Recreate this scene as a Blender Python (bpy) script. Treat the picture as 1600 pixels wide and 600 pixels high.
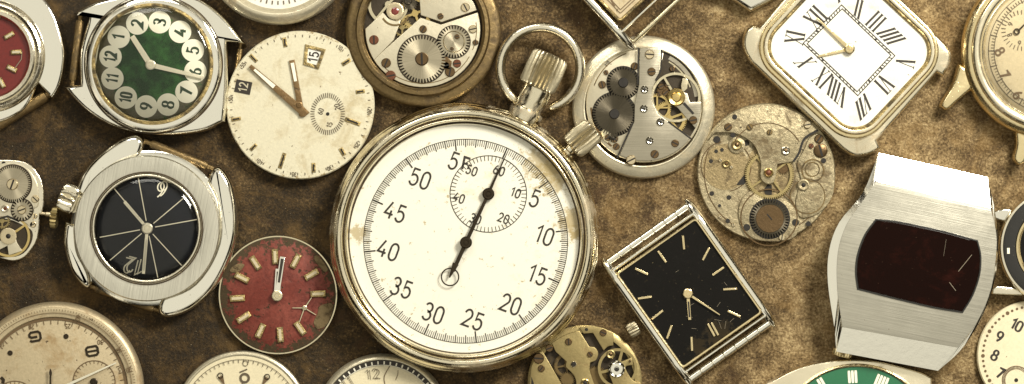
import bpy, bmesh, math, random
from math import sin, cos, pi, radians, atan2, hypot
random.seed(7)
S = bpy.context.scene
for o in list(bpy.data.objects): bpy.data.objects.remove(o)
H = 45.0                                   # lens height; 1 unit = 13 mm
# ---------------- camera, light, exposure ----------------
cam = bpy.data.objects.new('camera', bpy.data.cameras.new('camera')); S.collection.objects.link(cam)
cam.location = (0, 0, H); cam.data.sensor_width = 36; cam.data.lens = 36*H/16.0
cam.data.clip_start = 1; cam.data.clip_end = 400; S.camera = cam
S.render.resolution_x, S.render.resolution_y = 1024, 384
S.unit_settings.scale_length = 0.013
S.view_settings.view_transform = 'Standard'; S.view_settings.look = 'None'
S.view_settings.exposure = 0.0; S.view_settings.gamma = 1.0
W = bpy.data.worlds.new('World'); S.world = W; W.use_nodes = True
wn = W.node_tree.nodes; wl = W.node_tree.links
bg = wn['Background']
tc = wn.new('ShaderNodeTexCoord')
nz = wn.new('ShaderNodeTexNoise'); nz.inputs['Scale'].default_value = 3.6; nz.inputs['Detail'].default_value = 3
nz.inputs['Distortion'].default_value = 0.6
rp = wn.new('ShaderNodeValToRGB'); e = rp.color_ramp.elements
e[0].position = 0.46; e[0].color = (0.02, 0.015, 0.008, 1)
e[1].position = 0.62; e[1].color = (1.9, 1.72, 1.3, 1)
x = e.new(0.51); x.color = (0.06, 0.045, 0.022, 1)
x = e.new(0.56); x.color = (0.5, 0.42, 0.26, 1)
wl.new(tc.outputs['Generated'], nz.inputs['Vector']); wl.new(nz.outputs['Fac'], rp.inputs['Fac'])
# the ceiling straight above is an even soft tone, the room lower down is patchy
sx = wn.new('ShaderNodeSeparateXYZ'); wl.new(tc.outputs['Generated'], sx.inputs[0])
mr = wn.new('ShaderNodeMapRange'); mr.inputs[1].default_value = 0.72; mr.inputs[2].default_value = 0.86
wl.new(sx.outputs[2], mr.inputs[0])
mx = wn.new('ShaderNodeMix'); mx.data_type = 'RGBA'
wl.new(mr.outputs[0], mx.inputs[0]); wl.new(rp.outputs[0], mx.inputs[6]); mx.inputs[7].default_value = (1.50, 1.43, 1.18, 1)
wl.new(mx.outputs[2], bg.inputs['Color']); bg.inputs['Strength'].default_value = 0.56
def area(name, loc, size, power, col, target=(0, 0, 0)):
    L = bpy.data.lights.new(name, 'AREA'); L.shape = 'RECTANGLE'; L.size, L.size_y = size; L.energy = power; L.color = col
    o = bpy.data.objects.new(name, L); S.collection.objects.link(o); o.location = loc
    d = [t-l for t, l in zip(target, loc)]
    from mathutils import Vector
    o.rotation_euler = Vector(d).to_track_quat('-Z', 'Y').to_euler()
area('softbox_key', (17, 17, 24), (9, 9), 15500, (1, .955, .835), (2, 0, 0))
area('softbox_back', (-9, 24, 22), (16, 7), 2800, (1, .96, .84))

# ---------------- materials ----------------
def mat(name, base, rough=.5, metal=0.0, stain=None, speck=None, bump=None, brush=None, spots=None, rim=None,
        spec=.5, grain=0, aniso=0, coat=0, rvar=.12, tint=None):
    m = bpy.data.materials.new(name); m.use_nodes = True
    N = m.node_tree.nodes; K = m.node_tree.links; b = N['Principled BSDF']
    def n(t, **kw):
        q = N.new(t)
        for k, v in kw.items(): q.inputs[k].default_value = v
        return q
    def mt(op, a, c=None, clamp=False):
        q = N.new('ShaderNodeMath'); q.operation = op; q.use_clamp = clamp
        for i, v in enumerate((a, c)):
            if v is None: continue
            if isinstance(v, (int, float)): q.inputs[i].default_value = v
            else: K.new(v, q.inputs[i])
        return q.outputs[0]
    T = N.new('ShaderNodeTexCoord').outputs['Object']
    def noise(scale, detail=5, rough_=.62, vec=None, dist=0):
        q = n('ShaderNodeTexNoise', Scale=scale, Detail=detail, Roughness=rough_, Distortion=dist)
        K.new(vec or T, q.inputs['Vector']); return q.outputs['Fac']
    def step(v, a, c):
        q = n('ShaderNodeMapRange'); q.inputs[1].default_value = a; q.inputs[2].default_value = c
        K.new(v, q.inputs[0]); return q.outputs[0]
    col = None; met = None
    def mixc(f, a, c):
        q = N.new('ShaderNodeMix'); q.data_type = 'RGBA'; K.new(f, q.inputs[0])
        if isinstance(a, tuple): q.inputs[6].default_value = (*a, 1)
        else: K.new(a, q.inputs[6])
        q.inputs[7].default_value = (*c, 1); return q.outputs[2]
    col = tuple(base); mask = None
    if tint: col = mixc(step(noise(tint[1], 3), .42, .62), col, tint[0])
    def addmask(f, c):
        nonlocal col, mask
        col = mixc(f, col, c); mask = f if mask is None else mt('MAXIMUM', mask, f)
    if stain:                                # (colour, scale, amount 0..1)
        c, sc, am = stain; t = .72-.36*am
        addmask(mt('MULTIPLY', step(noise(sc, 7, .7, dist=.4), t, t+.16), .85), c)
    if speck:
        c, sc, am = speck; t = .74-.2*am
        addmask(step(noise(sc, 3, .6), t, t+.06), c)
    if rim:                                  # corrosion, wear and painted reflection gathered at the rim: (colour, r0, r1)
        c, r0, r1 = rim
        sp = N.new('ShaderNodeSeparateXYZ'); K.new(T, sp.inputs[0])
        r = mt('SQRT', mt('ADD', mt('MULTIPLY', sp.outputs[0], sp.outputs[0]), mt('MULTIPLY', sp.outputs[1], sp.outputs[1])))
        g = mt('MULTIPLY', step(r, r0, r1), .30)
        addmask(step(mt('ADD', noise(9, 7, .8), g), .66, .72), c)
    if spots:
        c, pts = spots
        for (px, py, pr) in pts:
            fl = N.new('ShaderNodeVectorMath'); fl.operation = 'MULTIPLY'; K.new(T, fl.inputs[0]); fl.inputs[1].default_value = (1, 1, 0)
            q = N.new('ShaderNodeVectorMath'); q.operation = 'DISTANCE'; K.new(fl.outputs[0], q.inputs[0]); q.inputs[1].default_value = (px, py, 0)
            g = mt('MULTIPLY', mt('SUBTRACT', 1, mt('DIVIDE', q.outputs['Value'], pr), True), .4)
            addmask(mt('MULTIPLY', step(mt('ADD', noise(9, 6, .75), g), .62, .75), .75), c)
    R = None; bh = None
    if brush is not None:
        if brush in ('radial', 'circular'):
            sp = N.new('ShaderNodeSeparateXYZ'); K.new(T, sp.inputs[0])
            a = mt('ARCTAN2', sp.outputs[1], sp.outputs[0])
            r = mt('SQRT', mt('ADD', mt('MULTIPLY', sp.outputs[0], sp.outputs[0]), mt('MULTIPLY', sp.outputs[1], sp.outputs[1])))
            cb = N.new('ShaderNodeCombineXYZ')
            K.new(mt('MULTIPLY', a, 22 if brush == 'radial' else .5), cb.inputs[0]); K.new(mt('MULTIPLY', r, 1 if brush == 'radial' else 60), cb.inputs[1])
            v = cb.outputs[0]
        else:
            mp = N.new('ShaderNodeMapping'); mp.inputs['Rotation'].default_value = (0, 0, radians(brush)); mp.vector_type = 'TEXTURE'
            K.new(T, mp.inputs['Vector'])
            mp2 = N.new('ShaderNodeMapping'); mp2.inputs['Scale'].default_value = (1.2, 75, 1); K.new(mp.outputs[0], mp2.inputs['Vector']); v = mp2.outputs[0]
        f = noise(1.0, 3, .6, v)
        col = mixc(mt('MULTIPLY', step(f, .35, .7), .5), col, tuple(k*.55 for k in base)); bh = f
    if grain:
        q = N.new('ShaderNodeMix'); q.data_type = 'RGBA'; q.blend_type = 'MULTIPLY'; q.inputs[0].default_value = 1
        if isinstance(col, tuple): q.inputs[6].default_value = (*col, 1)
        else: K.new(col, q.inputs[6])
        cbn = N.new('ShaderNodeCombineXYZ'); gv = n('ShaderNodeMapRange'); gv.inputs[1].default_value = .3; gv.inputs[2].default_value = .7; gv.inputs[3].default_value = 1-grain; gv.inputs[4].default_value = 1+grain*.5
        K.new(noise(24, 5, .8), gv.inputs[0])
        for i in range(3): K.new(gv.outputs[0], cbn.inputs[i])
        K.new(cbn.outputs[0], q.inputs[7]); col = q.outputs[2]
    if isinstance(col, tuple): b.inputs['Base Color'].default_value = (*col, 1)
    else: K.new(col, b.inputs['Base Color'])
    rr = mt('ADD', mt('MULTIPLY', noise(3.3, 6, .7), 2*rvar), rough-rvar, True)
    if mask is not None:
        rr = mt('ADD', rr, mt('MULTIPLY', mask, .35), True)
        if metal > 0: K.new(mt('MULTIPLY', mt('SUBTRACT', 1, mt('MULTIPLY', mask, .85)), metal), b.inputs['Metallic'])
    else: b.inputs['Metallic'].default_value = metal
    K.new(rr, b.inputs['Roughness'])
    b.inputs['Specular IOR Level'].default_value = spec
    if coat: b.inputs['Coat Weight'].default_value = coat; b.inputs['Coat Roughness'].default_value = .08
    if aniso:
        b.inputs['Anisotropic'].default_value = aniso
        tg = N.new('ShaderNodeTangent'); tg.direction_type = 'RADIAL'; tg.axis = 'Z'; K.new(tg.outputs[0], b.inputs['Tangent'])
    st, sc = bump or (.12, 22)
    h = noise(sc, 5, .65)
    if mask is not None: h = mt('SUBTRACT', h, mt('MULTIPLY', mask, .6))
    if bh is not None: h = mt('ADD', mt('MULTIPLY', bh, .9), mt('MULTIPLY', h, .3))
    bp = n('ShaderNodeBump', Strength=st, Distance=.03); K.new(h, bp.inputs['Height']); K.new(bp.outputs[0], b.inputs['Normal'])
    return m
BR = (.07, .042, .015); DK = (.025, .017, .008)
M = {}
M['chrome'] = mat('polished_chrome', (.90, .875, .79), .10, 1, speck=(BR, 18, .12), bump=(.05, 9), rvar=.05)
M['chrome_worn'] = mat('worn_chrome', (.82, .76, .62), .20, 1, stain=(BR, 3.2, .26), speck=(BR, 22, .25), bump=(.18, 12))
M['nickel'] = mat('aged_nickel', (.74, .66, .47), .24, 1, stain=((.16, .10, .04), 2.4, .45), speck=(BR, 16, .3), bump=(.22, 9))
M['bezelnickel'] = mat('stopwatch_nickel', (.80, .73, .56), .14, 1, stain=((.24, .155, .06), 1.8, .52), speck=(BR, 14, .3), bump=(.10, 7), rvar=.08)
M['dull'] = mat('dull_brass_case', (.22, .155, .072), .42, .9, stain=(BR, 2.8, .6), speck=(DK, 15, .3), bump=(.25, 10), grain=0.35)
M['gold'] = mat('worn_gold', (.84, .70, .42), .20, 1, stain=((.16, .10, .035), 2.6, .34), speck=(BR, 20, .3), bump=(.2, 9))
M['knurl'] = mat('ribbed_worn_nickel', (.50, .44, .31), .38, 1, stain=(BR, 3.5, .35), speck=(BR, 20, .3), bump=(.2, 14))
M['crevice'] = mat('dirt_in_groove', (.05, .03, .012), .7, .2, stain=((.22, .15, .07), 6, .4), bump=(.3, 16))
M['goldgrime'] = mat('grimy_gold', (.50, .38, .17), .38, 1, stain=(DK, 5, .75), speck=(DK, 24, .5), bump=(.5, 16), grain=0.4)
M['palegold'] = mat('pale_gold', (.84, .76, .58), .24, 1, stain=((.26, .18, .08), 2.0, .45), speck=(BR, 18, .2), bump=(.1, 9))
M['brass'] = mat('old_brass', (.36, .285, .135), .42, .95, stain=((.16, .10, .03), 3, .4), speck=(DK, 18, .2), bump=(.15, 12), grain=0.12)
M['brassdark'] = mat('dark_brass', (.16, .11, .045), .5, .7, stain=(DK, 4, .6), bump=(.2, 12))
M['brassbright'] = mat('bright_brass', (.62, .47, .20), .28, 1, bump=(.08, 12))
M['steelring'] = mat('brushed_steel_ring', (.80, .77, .67), .32, 1, brush=80, speck=(BR, 14, .1), bump=(.3, 10))
M['steelface'] = mat('brushed_steel_plate', (.54, .515, .44), .36, 1, brush=-12, speck=(BR, 14, .08), bump=(.10, 10))
M['plate'] = mat('movement_plate', (.66, .60, .46), .38, .8, stain=((.34, .22, .10), 2.6, .3), speck=(BR, 22, .25), bump=(.12, 14))
M['plategrey'] = mat('steel_movement_plate', (.50, .455, .36), .30, 1, brush=0, stain=((.34, .27, .17), 2.2, .2), bump=(.1, 14))
M['plateold'] = mat('pitted_movement_plate', (.38, .32, .20), .46, .75, stain=((.13, .085, .035), 3.6, .6), speck=(DK, 17, .42), bump=(.4, 14), grain=0.45)
M['platedirty'] = mat('dirty_movement_plate', (.30, .23, .12), .5, .7, stain=((.08, .05, .02), 4, .55), speck=(DK, 17, .42), bump=(.4, 14), grain=0.4)
M['recess'] = mat('dark_recess', (.035, .024, .012), .6, .3, stain=((.10, .07, .03), 5, .4), bump=(.2, 14))
M['gearsteel'] = mat('steel_wheel', (.52, .46, .34), .36, 1, brush='radial', aniso=.75, bump=(.12, 14))
M['geardark'] = mat('darkened_wheel', (.105, .09, .065), .36, 1, brush='radial', aniso=.8, stain=(DK, 5, .4), bump=(.15, 14))
M['screw'] = mat('browned_screw', (.14, .09, .045), .34, .9, bump=(.2, 20))
M['screwrust'] = mat('rusty_screw', (.13, .045, .02), .5, .5, speck=(DK, 22, .4), bump=(.3, 20))
M['screwlight'] = mat('nickel_screw', (.66, .56, .38), .28, 1, speck=(BR, 25, .3), bump=(.2, 20))
M['hole'] = mat('black_hole', (.010, .007, .004), .7, 0)
M['ruby'] = mat('ruby_jewel', (.16, .02, .014), .18, 0, coat=.6)
M['ink'] = mat('black_print', (.022, .016, .010), .55, 0, bump=(.1, 30))
M['inkfaded'] = mat('faded_brown_print', (.13, .08, .035), .6, 0)
M['inkgrey'] = mat('worn_grey_print', (.10, .075, .045), .6, 0, stain=((.45, .38, .24), 12, .35))
M['handblack'] = mat('blackened_hand', (.045, .034, .022), .3, .85, speck=(BR, 30, .3))
M['handbrown'] = mat('tarnished_hand', (.22, .14, .065), .38, .8, stain=(DK, 7, .5), bump=(.3, 24))
M['handlight'] = mat('silver_hand', (.85, .80, .66), .3, .8)
M['lume'] = mat('cream_lume', (.86, .82, .68), .55, 0, speck=((.3, .22, .12), 30, .2))
M['enamel'] = mat('ivory_enamel', (.80, .775, .67), .34, 0, stain=((.66, .56, .36), 1.1, .35), bump=(.03, 9), rvar=.05,
                  spots=((.36, .27, .11), [(1.20, 1.22, .55), (1.38, .98, .45), (1.66, .30, .42), (1.78, .12, .28), (-1.66, .12, .24)]))
M['whitedial'] = mat('white_dial', (.77, .75, .68), .4, 0, stain=((.62, .54, .38), 1.3, .42), speck=(BR, 16, .08), bump=(.03, 9))
M['silverdial'] = mat('patinated_silver_dial', (.70, .65, .49), .42, .15, stain=((.50, .42, .26), 2.1, .6), speck=((.16, .11, .05), 13, .25), bump=(.12, 12), grain=0.12,
                      rim=((.34, .26, .14), .90, 1.45))
M['creamdial'] = mat('cream_dial', (.74, .66, .46), .45, 0, stain=((.5, .38, .2), 2.0, .3), speck=(BR, 14, .2), bump=(.08, 12), grain=0.12)
M['agedcream'] = mat('aged_cream_dial', (.56, .48, .32), .45, 0, stain=((.36, .27, .14), 2.0, .4), speck=(BR, 14, .3), bump=(.08, 12), grain=.12)
M['tandial'] = mat('tan_dial', (.50, .41, .26), .45, .1, stain=((.32, .21, .09), 2.2, .55), speck=(BR, 14, .4), bump=(.12, 12), grain=0.18)
M['tanmetal'] = mat('tan_worn_metal', (.47, .385, .25), .42, .6, stain=((.25, .16, .07), 2.4, .5), speck=(BR, 14, .3), bump=(.15, 12), grain=0.2)
M['ringcream'] = mat('cream_silver_ring', (.66, .60, .45), .32, .7, stain=((.36, .26, .13), 2.2, .5), speck=(BR, 13, .25), bump=(.15, 9), grain=0.15)
M['red'] = mat('corroded_red_dial', (.16, .030, .020), .45, 0, spec=.3, stain=((.10, .016, .012), 3.0, .55), speck=((.05, .03, .015), 10, .62), bump=(.3, 12), grain=0.35,
               rim=((.06, .042, .02), .56, .92), tint=((.24, .060, .042), 1.6))
M['redclean'] = mat('deep_red_dial', (.15, .014, .011), .38, .0, stain=((.13, .012, .01), 2.0, .5), bump=(.08, 12), grain=0.25)
M['green'] = mat('green_dial', (.007, .042, .008), .45, 0, spec=.2, stain=((.004, .016, .006), 3.2, .5), bump=(.1, 14), speck=((.16, .19, .12), 26, .14), grain=0.3,
                 rim=((.13, .12, .08), .42, .80), tint=((.035, .14, .03), 2.4))  # grey outer zone: a reflection painted into the dial colour
M['greenbright'] = mat('bright_green_dial', (.018, .14, .062), .4, 0, stain=((.01, .06, .03), 3, .5), bump=(.08, 14), speck=((.3, .35, .25), 18, .2))
M['blue'] = mat('midnight_dial', (.004, .0055, .011), .35, 0, stain=((.02, .02, .024), 2, .4), speck=((.05, .045, .03), 14, .12), bump=(.04, 14), spec=.15)
M['black'] = mat('black_dial', (.004, .0033, .0025), .4, 0, speck=((.22, .17, .09), 22, .20), bump=(.06, 14), spec=.15,
                 spots=((.03, .021, .009), [(.45, -.62, .34), (.15, -.85, .25)]))
M['blackring'] = mat('black_bezel', (.008, .007, .006), .22, 0, speck=((.2, .16, .1), 22, .15), coat=.5)
M['screen'] = mat('dark_red_glass', (.007, .0018, .001), .10, 0, spec=.07, stain=((.022, .004, .002), 1.5, .6), bump=(.01, 9), rvar=.04, speck=((.09, .05, .03), 24, .14))
M['scratch'] = mat('scratch', (.24, .20, .14), .6, 0)
M['bar'] = mat('tarnished_bar', (.24, .165, .075), .38, .85, stain=(DK, 4, .55), speck=(DK, 16, .4), bump=(.4, 12), grain=0.4)
M['disc'] = mat('bright_cream_disc', (.92, .90, .78), .5, 0)
M['discgreen'] = mat('dark_green_print', (.016, .045, .018), .5, 0)
M['rust'] = mat('rust_patch', (.17, .12, .055), .8, 0, stain=((.05, .03, .015), 8, .6), bump=(.6, 14))
# clear crystal: thin reflective sheet
g = bpy.data.materials.new('clear_crystal'); g.use_nodes = True; N = g.node_tree.nodes; K = g.node_tree.links
N.remove(N['Principled BSDF']); tr = N.new('ShaderNodeBsdfTransparent'); gl = N.new('ShaderNodeBsdfGlossy'); gl.inputs['Roughness'].default_value = .06
gl.inputs['Color'].default_value = (1, 1, 1, 1); tr.inputs['Color'].default_value = (.97, .96, .93, 1)
fr = N.new('ShaderNodeFresnel'); fr.inputs['IOR'].default_value = 1.4
ms = N.new('ShaderNodeMixShader'); K.new(fr.outputs[0], ms.inputs[0]); K.new(tr.outputs[0], ms.inputs[1]); K.new(gl.outputs[0], ms.inputs[2])
K.new(ms.outputs[0], N['Material Output'].inputs['Surface']); M['glass'] = g
# worn leather
def leather():
    m = bpy.data.materials.new('worn_leather'); m.use_nodes = True; N = m.node_tree.nodes; K = m.node_tree.links; b = N['Principled BSDF']
    T = N.new('ShaderNodeTexCoord').outputs['Object']
    def noise(s, d, r=.6, dist=0):
        q = N.new('ShaderNodeTexNoise'); q.inputs['Scale'].default_value = s; q.inputs['Detail'].default_value = d
        q.inputs['Roughness'].default_value = r; q.inputs['Distortion'].default_value = dist; K.new(T, q.inputs['Vector']); return q.outputs['Fac']
    def mth(op, a, c):
        q = N.new('ShaderNodeMath'); q.operation = op
        for i, v in enumerate((a, c)):
            if isinstance(v, (int, float)): q.inputs[i].default_value = v
            else: K.new(v, q.inputs[i])
        return q.outputs[0]
    def rng(v, a, c, d=0, f=1):
        q = N.new('ShaderNodeMapRange'); 
        for i, w in zip((1, 2, 3, 4), (a, c, d, f)): q.inputs[i].default_value = w
        K.new(v, q.inputs[0]); return q.outputs[0]
    sp = N.new('ShaderNodeSeparateXYZ'); K.new(T, sp.inputs[0])
    # the hide's base tone gets paler from left to right
    tone_x = rng(sp.outputs[0], -5.0, 4.5, .0, .44)
    big = noise(.55, 4, .6); mid = noise(3.6, 9, .74, .2); fine = noise(26, 6, .75)
    v = mth('ADD', tone_x, mth('MULTIPLY', mth('SUBTRACT', big, .5), .95))
    v = mth('ADD', v, mth('MULTIPLY', mth('SUBTRACT', mid, .5), 1.35))
    v = mth('ADD', v, mth('MULTIPLY', mth('SUBTRACT', fine, .5), 1.6))
    v = mth('ADD', v, .15)
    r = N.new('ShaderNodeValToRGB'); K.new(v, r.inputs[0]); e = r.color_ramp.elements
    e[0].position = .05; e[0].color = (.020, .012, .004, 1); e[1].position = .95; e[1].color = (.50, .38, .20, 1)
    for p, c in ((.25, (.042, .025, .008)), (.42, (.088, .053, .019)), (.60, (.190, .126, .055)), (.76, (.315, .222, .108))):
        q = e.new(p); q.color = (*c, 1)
    rust = N.new('ShaderNodeMix'); rust.data_type = 'RGBA'; K.new(mth('MULTIPLY', rng(noise(1.7, 6, .7, .5), .50, .64), .38), rust.inputs[0]); K.new(r.outputs[0], rust.inputs[6]); rust.inputs[7].default_value = (.20, .115, .034, 1)
    st = N.new('ShaderNodeMix'); st.data_type = 'RGBA'; K.new(mth('MULTIPLY', rng(noise(1.15, 10, .78, .8), .56, .64), .72), st.inputs[0]); K.new(rust.outputs[2], st.inputs[6]); st.inputs[7].default_value = (.055, .028, .010, 1)
    dots = noise(11, 3, .55); dm = rng(dots, .63, .70)
    mx = N.new('ShaderNodeMix'); mx.data_type = 'RGBA'; K.new(mth('MULTIPLY', dm, .75), mx.inputs[0]); K.new(st.outputs[2], mx.inputs[6]); mx.inputs[7].default_value = (.05, .028, .010, 1)
    m2 = N.new('ShaderNodeMix'); m2.data_type = 'RGBA'; K.new(mth('MULTIPLY', rng(noise(38, 2, .5), .72, .76), .7), m2.inputs[0]); K.new(mx.outputs[2], m2.inputs[6]); m2.inputs[7].default_value = (.5, .42, .28, 1)
    K.new(m2.outputs[2], b.inputs['Base Color']); b.inputs['Roughness'].default_value = .62; b.inputs['Specular IOR Level'].default_value = .3
    vo = N.new('ShaderNodeTexVoronoi'); vo.inputs['Scale'].default_value = 20; K.new(T, vo.inputs['Vector'])
    h = mth('ADD', mth('MULTIPLY', vo.outputs['Distance'], .12), mth('ADD', mid, mth('MULTIPLY', fine, .5)))
    bp = N.new('ShaderNodeBump'); bp.inputs['Strength'].default_value = .8; bp.inputs['Distance'].default_value = .05
    K.new(h, bp.inputs['Height']); K.new(bp.outputs[0], b.inputs['Normal'])
    return m
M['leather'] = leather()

# ---------------- geometry helpers ----------------
class Thing:
    def __init__(s, name, label, cat, cx, cy, zt, z0=0.0, group=None):
        s.cx, s.cy = cx, cy; k = 1-zt/H; s.u = .01*k
        o = bpy.data.objects.new(name, None); S.collection.objects.link(o); o.empty_display_size = .3
        o.location = ((cx-800)*s.u, (300-cy)*s.u, z0); o['label'] = label; o['category'] = cat
        if group: o['group'] = group
        s.o = o
    def p(s, x, y): return ((x-s.cx)*s.u, (s.cy-y)*s.u)
    def pts(s, L): return [s.p(q[0], q[1]) for q in L]
    def sub(s, cx, cy):                       # helper with its own origin, same root
        n_ = Thing.__new__(Thing); n_.cx, n_.cy, n_.u, n_.o = s.cx, s.cy, s.u, s.o; return n_
def catm(P, n=6):
    # P: list of (x,y[,1=sharp]); closed curve
    L = len(P); out = []
    for i in range(L):
        p1, p2 = P[i], P[(i+1) % L]; p0, p3 = P[i-1], P[(i+2) % L]
        s1 = len(p1) > 2; s2 = len(p2) > 2
        if s1 and s2: out.append((p1[0], p1[1])); continue
        if s1: p0 = (2*p1[0]-p2[0], 2*p1[1]-p2[1])
        if s2: p3 = (2*p2[0]-p1[0], 2*p2[1]-p1[1])
        for j in range(n):
            t = j/n
            out.append(tuple(.5*(2*p1[a]+(p2[a]-p0[a])*t+(2*p0[a]-5*p1[a]+4*p2[a]-p3[a])*t*t+(3*p1[a]-p0[a]-3*p2[a]+p3[a])*t**3) for a in (0, 1)))
    return out
def crv(P, n=5):                              # open smooth curve
    out = []
    for i in range(len(P)-1):
        p1, p2 = P[i], P[i+1]; p0 = P[i-1] if i else tuple(2*a-b for a, b in zip(p1, p2)); p3 = P[i+2] if i+2 < len(P) else tuple(2*b-a for a, b in zip(p1, p2))
        for j in range(n):
            t = j/n
            out.append(tuple(.5*(2*b+(c-a)*t+(2*a-5*b+4*c-d)*t*t+(3*b-a-3*c+d)*t**3) for a, b, c, d in zip(p0, p1, p2, p3)))
    out.append(tuple(P[-1])); return out
def arc(cx, cy, r, a0, a1, n=24, ry=None):
    ry = ry or r
    return [(cx+r*cos(radians(a0+(a1-a0)*i/n)), cy+ry*sin(radians(a0+(a1-a0)*i/n))) for i in range(n+1)]
def area2(P): return sum(P[i-1][0]*P[i][1]-P[i][0]*P[i-1][1] for i in range(len(P)))
def inset(P, d):                              # P counter-clockwise; d>0 shrinks
    L = len(P); out = []
    for i in range(L):
        a, b, c = P[i-1], P[i], P[(i+1) % L]
        e1 = (b[0]-a[0], b[1]-a[1]); e2 = (c[0]-b[0], c[1]-b[1]); l1 = hypot(*e1) or 1e-9; l2 = hypot(*e2) or 1e-9
        n1 = (-e1[1]/l1, e1[0]/l1); n2 = (-e2[1]/l2, e2[0]/l2)
        k = 1+n1[0]*n2[0]+n1[1]*n2[1]; k = max(k, .35)
        out.append((b[0]+d*(n1[0]+n2[0])/k, b[1]+d*(n1[1]+n2[1])/k))
    return out
def rrect(cx, cy, hx, hy, rot, r, n=8):       # local coordinates, rot in degrees counter-clockwise
    out = []
    for (sx_, sy_, a0) in ((1, 1, 0), (-1, 1, 90), (-1, -1, 180), (1, -1, 270)):
        for i in range(n+1):
            a = radians(a0+90*i/n); out.append((sx_*(hx-r)+r*cos(a), sy_*(hy-r)+r*sin(a)))
    c, s_ = cos(radians(rot)), sin(radians(rot))
    return [(cx+x*c-y*s_, cy+x*s_+y*c) for x, y in out]
class MB:
    def __init__(s): s.b = bmesh.new(); s.k = 0
    def loops(s, rings, closed=True, cap0=False, cap1=False):
        R = [[s.b.verts.new(v) for v in r] for r in rings]
        n = len(R[0])
        for a, c in zip(R, R[1:]):
            for i in range(n if closed else n-1):
                j = (i+1) % n
                try: s.b.faces.new((a[i], a[j], c[j], c[i]))
                except ValueError: pass
        if cap0: s.b.faces.new(R[0][::-1])
        if cap1: s.b.faces.new(R[-1])
        return s
    def lathe(s, prof, c=(0, 0), seg=96):
        rings = []
        for r, z in prof: rings.append([(c[0]+max(r, 1e-4)*cos(2*pi*i/seg), c[1]+max(r, 1e-4)*sin(2*pi*i/seg), z) for i in range(seg)])
        return s.loops(rings, cap0=prof[0][0] < .02, cap1=prof[-1][0] < .02)
    def prism(s, P, z0, z1, bev=0, steps=3, depth=None):
        P = list(P)
        if area2(P) < 0: P = P[::-1]
        dz = depth if depth is not None else bev
        rings = [[(x, y, z0) for x, y in P]]
        if bev:
            for i in range(steps+1):
                a = pi/2*i/steps
                q = inset(P, bev*(1-cos(a))); rings.append([(x, y, z1-dz+dz*sin(a)) for x, y in q])
        else: rings.append([(x, y, z1) for x, y in P])
        return s.loops(rings, cap0=True, cap1=True)
    def ring(s, P, prof):                    # sweep profile (inset, z) round outline P
        P = list(P)
        if area2(P) < 0: P = P[::-1]
        return s.loops([[(x, y, z) for x, y in inset(P, d)] for d, z in prof])
    def box(s, c, l, w, rot, z0, z1, bev=0):
        P = rrect(c[0], c[1], l/2, w/2, rot, min(l, w)*.02, 1); return s.prism(P, z0, z1, bev)
    def ribbon(s, P, w, z, closed=False, nib=0, a0=0):
        P = [P[0]]+[q for i, q in enumerate(P[1:]) if hypot(q[0]-P[i][0], q[1]-P[i][1]) > 1e-5]
        if closed and hypot(P[0][0]-P[-1][0], P[0][1]-P[-1][1]) < 1e-5: P = P[:-1]
        z += s.k*.00025; s.k = (s.k+1) % 12; L = len(P); A = []; B = []
        for i in range(L):
            a = P[i-1] if (i or closed) else None; c = P[(i+1) % L] if (i < L-1 or closed) else None; b_ = P[i]
            ns = []
            for p_, q_ in ((a, b_), (b_, c)):
                if p_ is None or q_ is None: continue
                l = hypot(q_[0]-p_[0], q_[1]-p_[1]) or 1e-9; ns.append((-(q_[1]-p_[1])/l, (q_[0]-p_[0])/l))
            if len(ns) == 1: m_ = ns[0]
            else:
                k = max(1+ns[0][0]*ns[1][0]+ns[0][1]*ns[1][1], .4); m_ = ((ns[0][0]+ns[1][0])/k, (ns[0][1]+ns[1][1])/k)
            ww = w/2
            if nib: ww *= 1-nib+nib*abs(m_[0]*cos(a0)+m_[1]*sin(a0))
            A.append(s.b.verts.new((b_[0]+m_[0]*ww, b_[1]+m_[1]*ww, z))); B.append(s.b.verts.new((b_[0]-m_[0]*ww, b_[1]-m_[1]*ww, z)))
        for i in range(L if closed else L-1):
            j = (i+1) % L; s.b.faces.new((B[i], B[j], A[j], A[i]))
        return s
    def circ(s, c, r, w, z, n=96): return s.ribbon(arc(c[0], c[1], r, 0, 360, n)[:-1], w, z, True)
    def disc(s, c, r, z, n=24): s.b.faces.new([s.b.verts.new((c[0]+r*cos(2*pi*i/n), c[1]+r*sin(2*pi*i/n), z)) for i in range(n)]); return s
    def ticks(s, c, r0, r1, n, w, z, off=0, skip=None, a0=0, a1=360):
        for i in range(n):
            if skip and i % skip == 0: continue
            a = radians(90-off-i*360/n)
            s.ribbon([(c[0]+r0*cos(a), c[1]+r0*sin(a)), (c[0]+r1*cos(a), c[1]+r1*sin(a))], w, z)
        return s
    def tube(s, P, r, seg=14, closed=False):
        from mathutils import Vector
        P = [Vector(q) for q in P]; rings = []; L = len(P)
        for i in range(L):
            if closed: t = P[(i+1) % L]-P[i-1]
            else: t = P[min(i+1, L-1)]-P[max(i-1, 0)]
            t.normalize(); n1 = t.cross(Vector((0, 0, 1)))
            if n1.length < 1e-4: n1 = Vector((1, 0, 0))
            n1.normalize(); n2 = n1.cross(t); rr = r[i] if isinstance(r, (list, tuple)) else r
            rings.append([tuple(P[i]+n1*rr*cos(2*pi*j/seg)+n2*rr*sin(2*pi*j/seg)) for j in range(seg)])
        if closed: rings.append(rings[0])
        return s.loops(rings, cap0=not closed, cap1=not closed)
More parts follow.
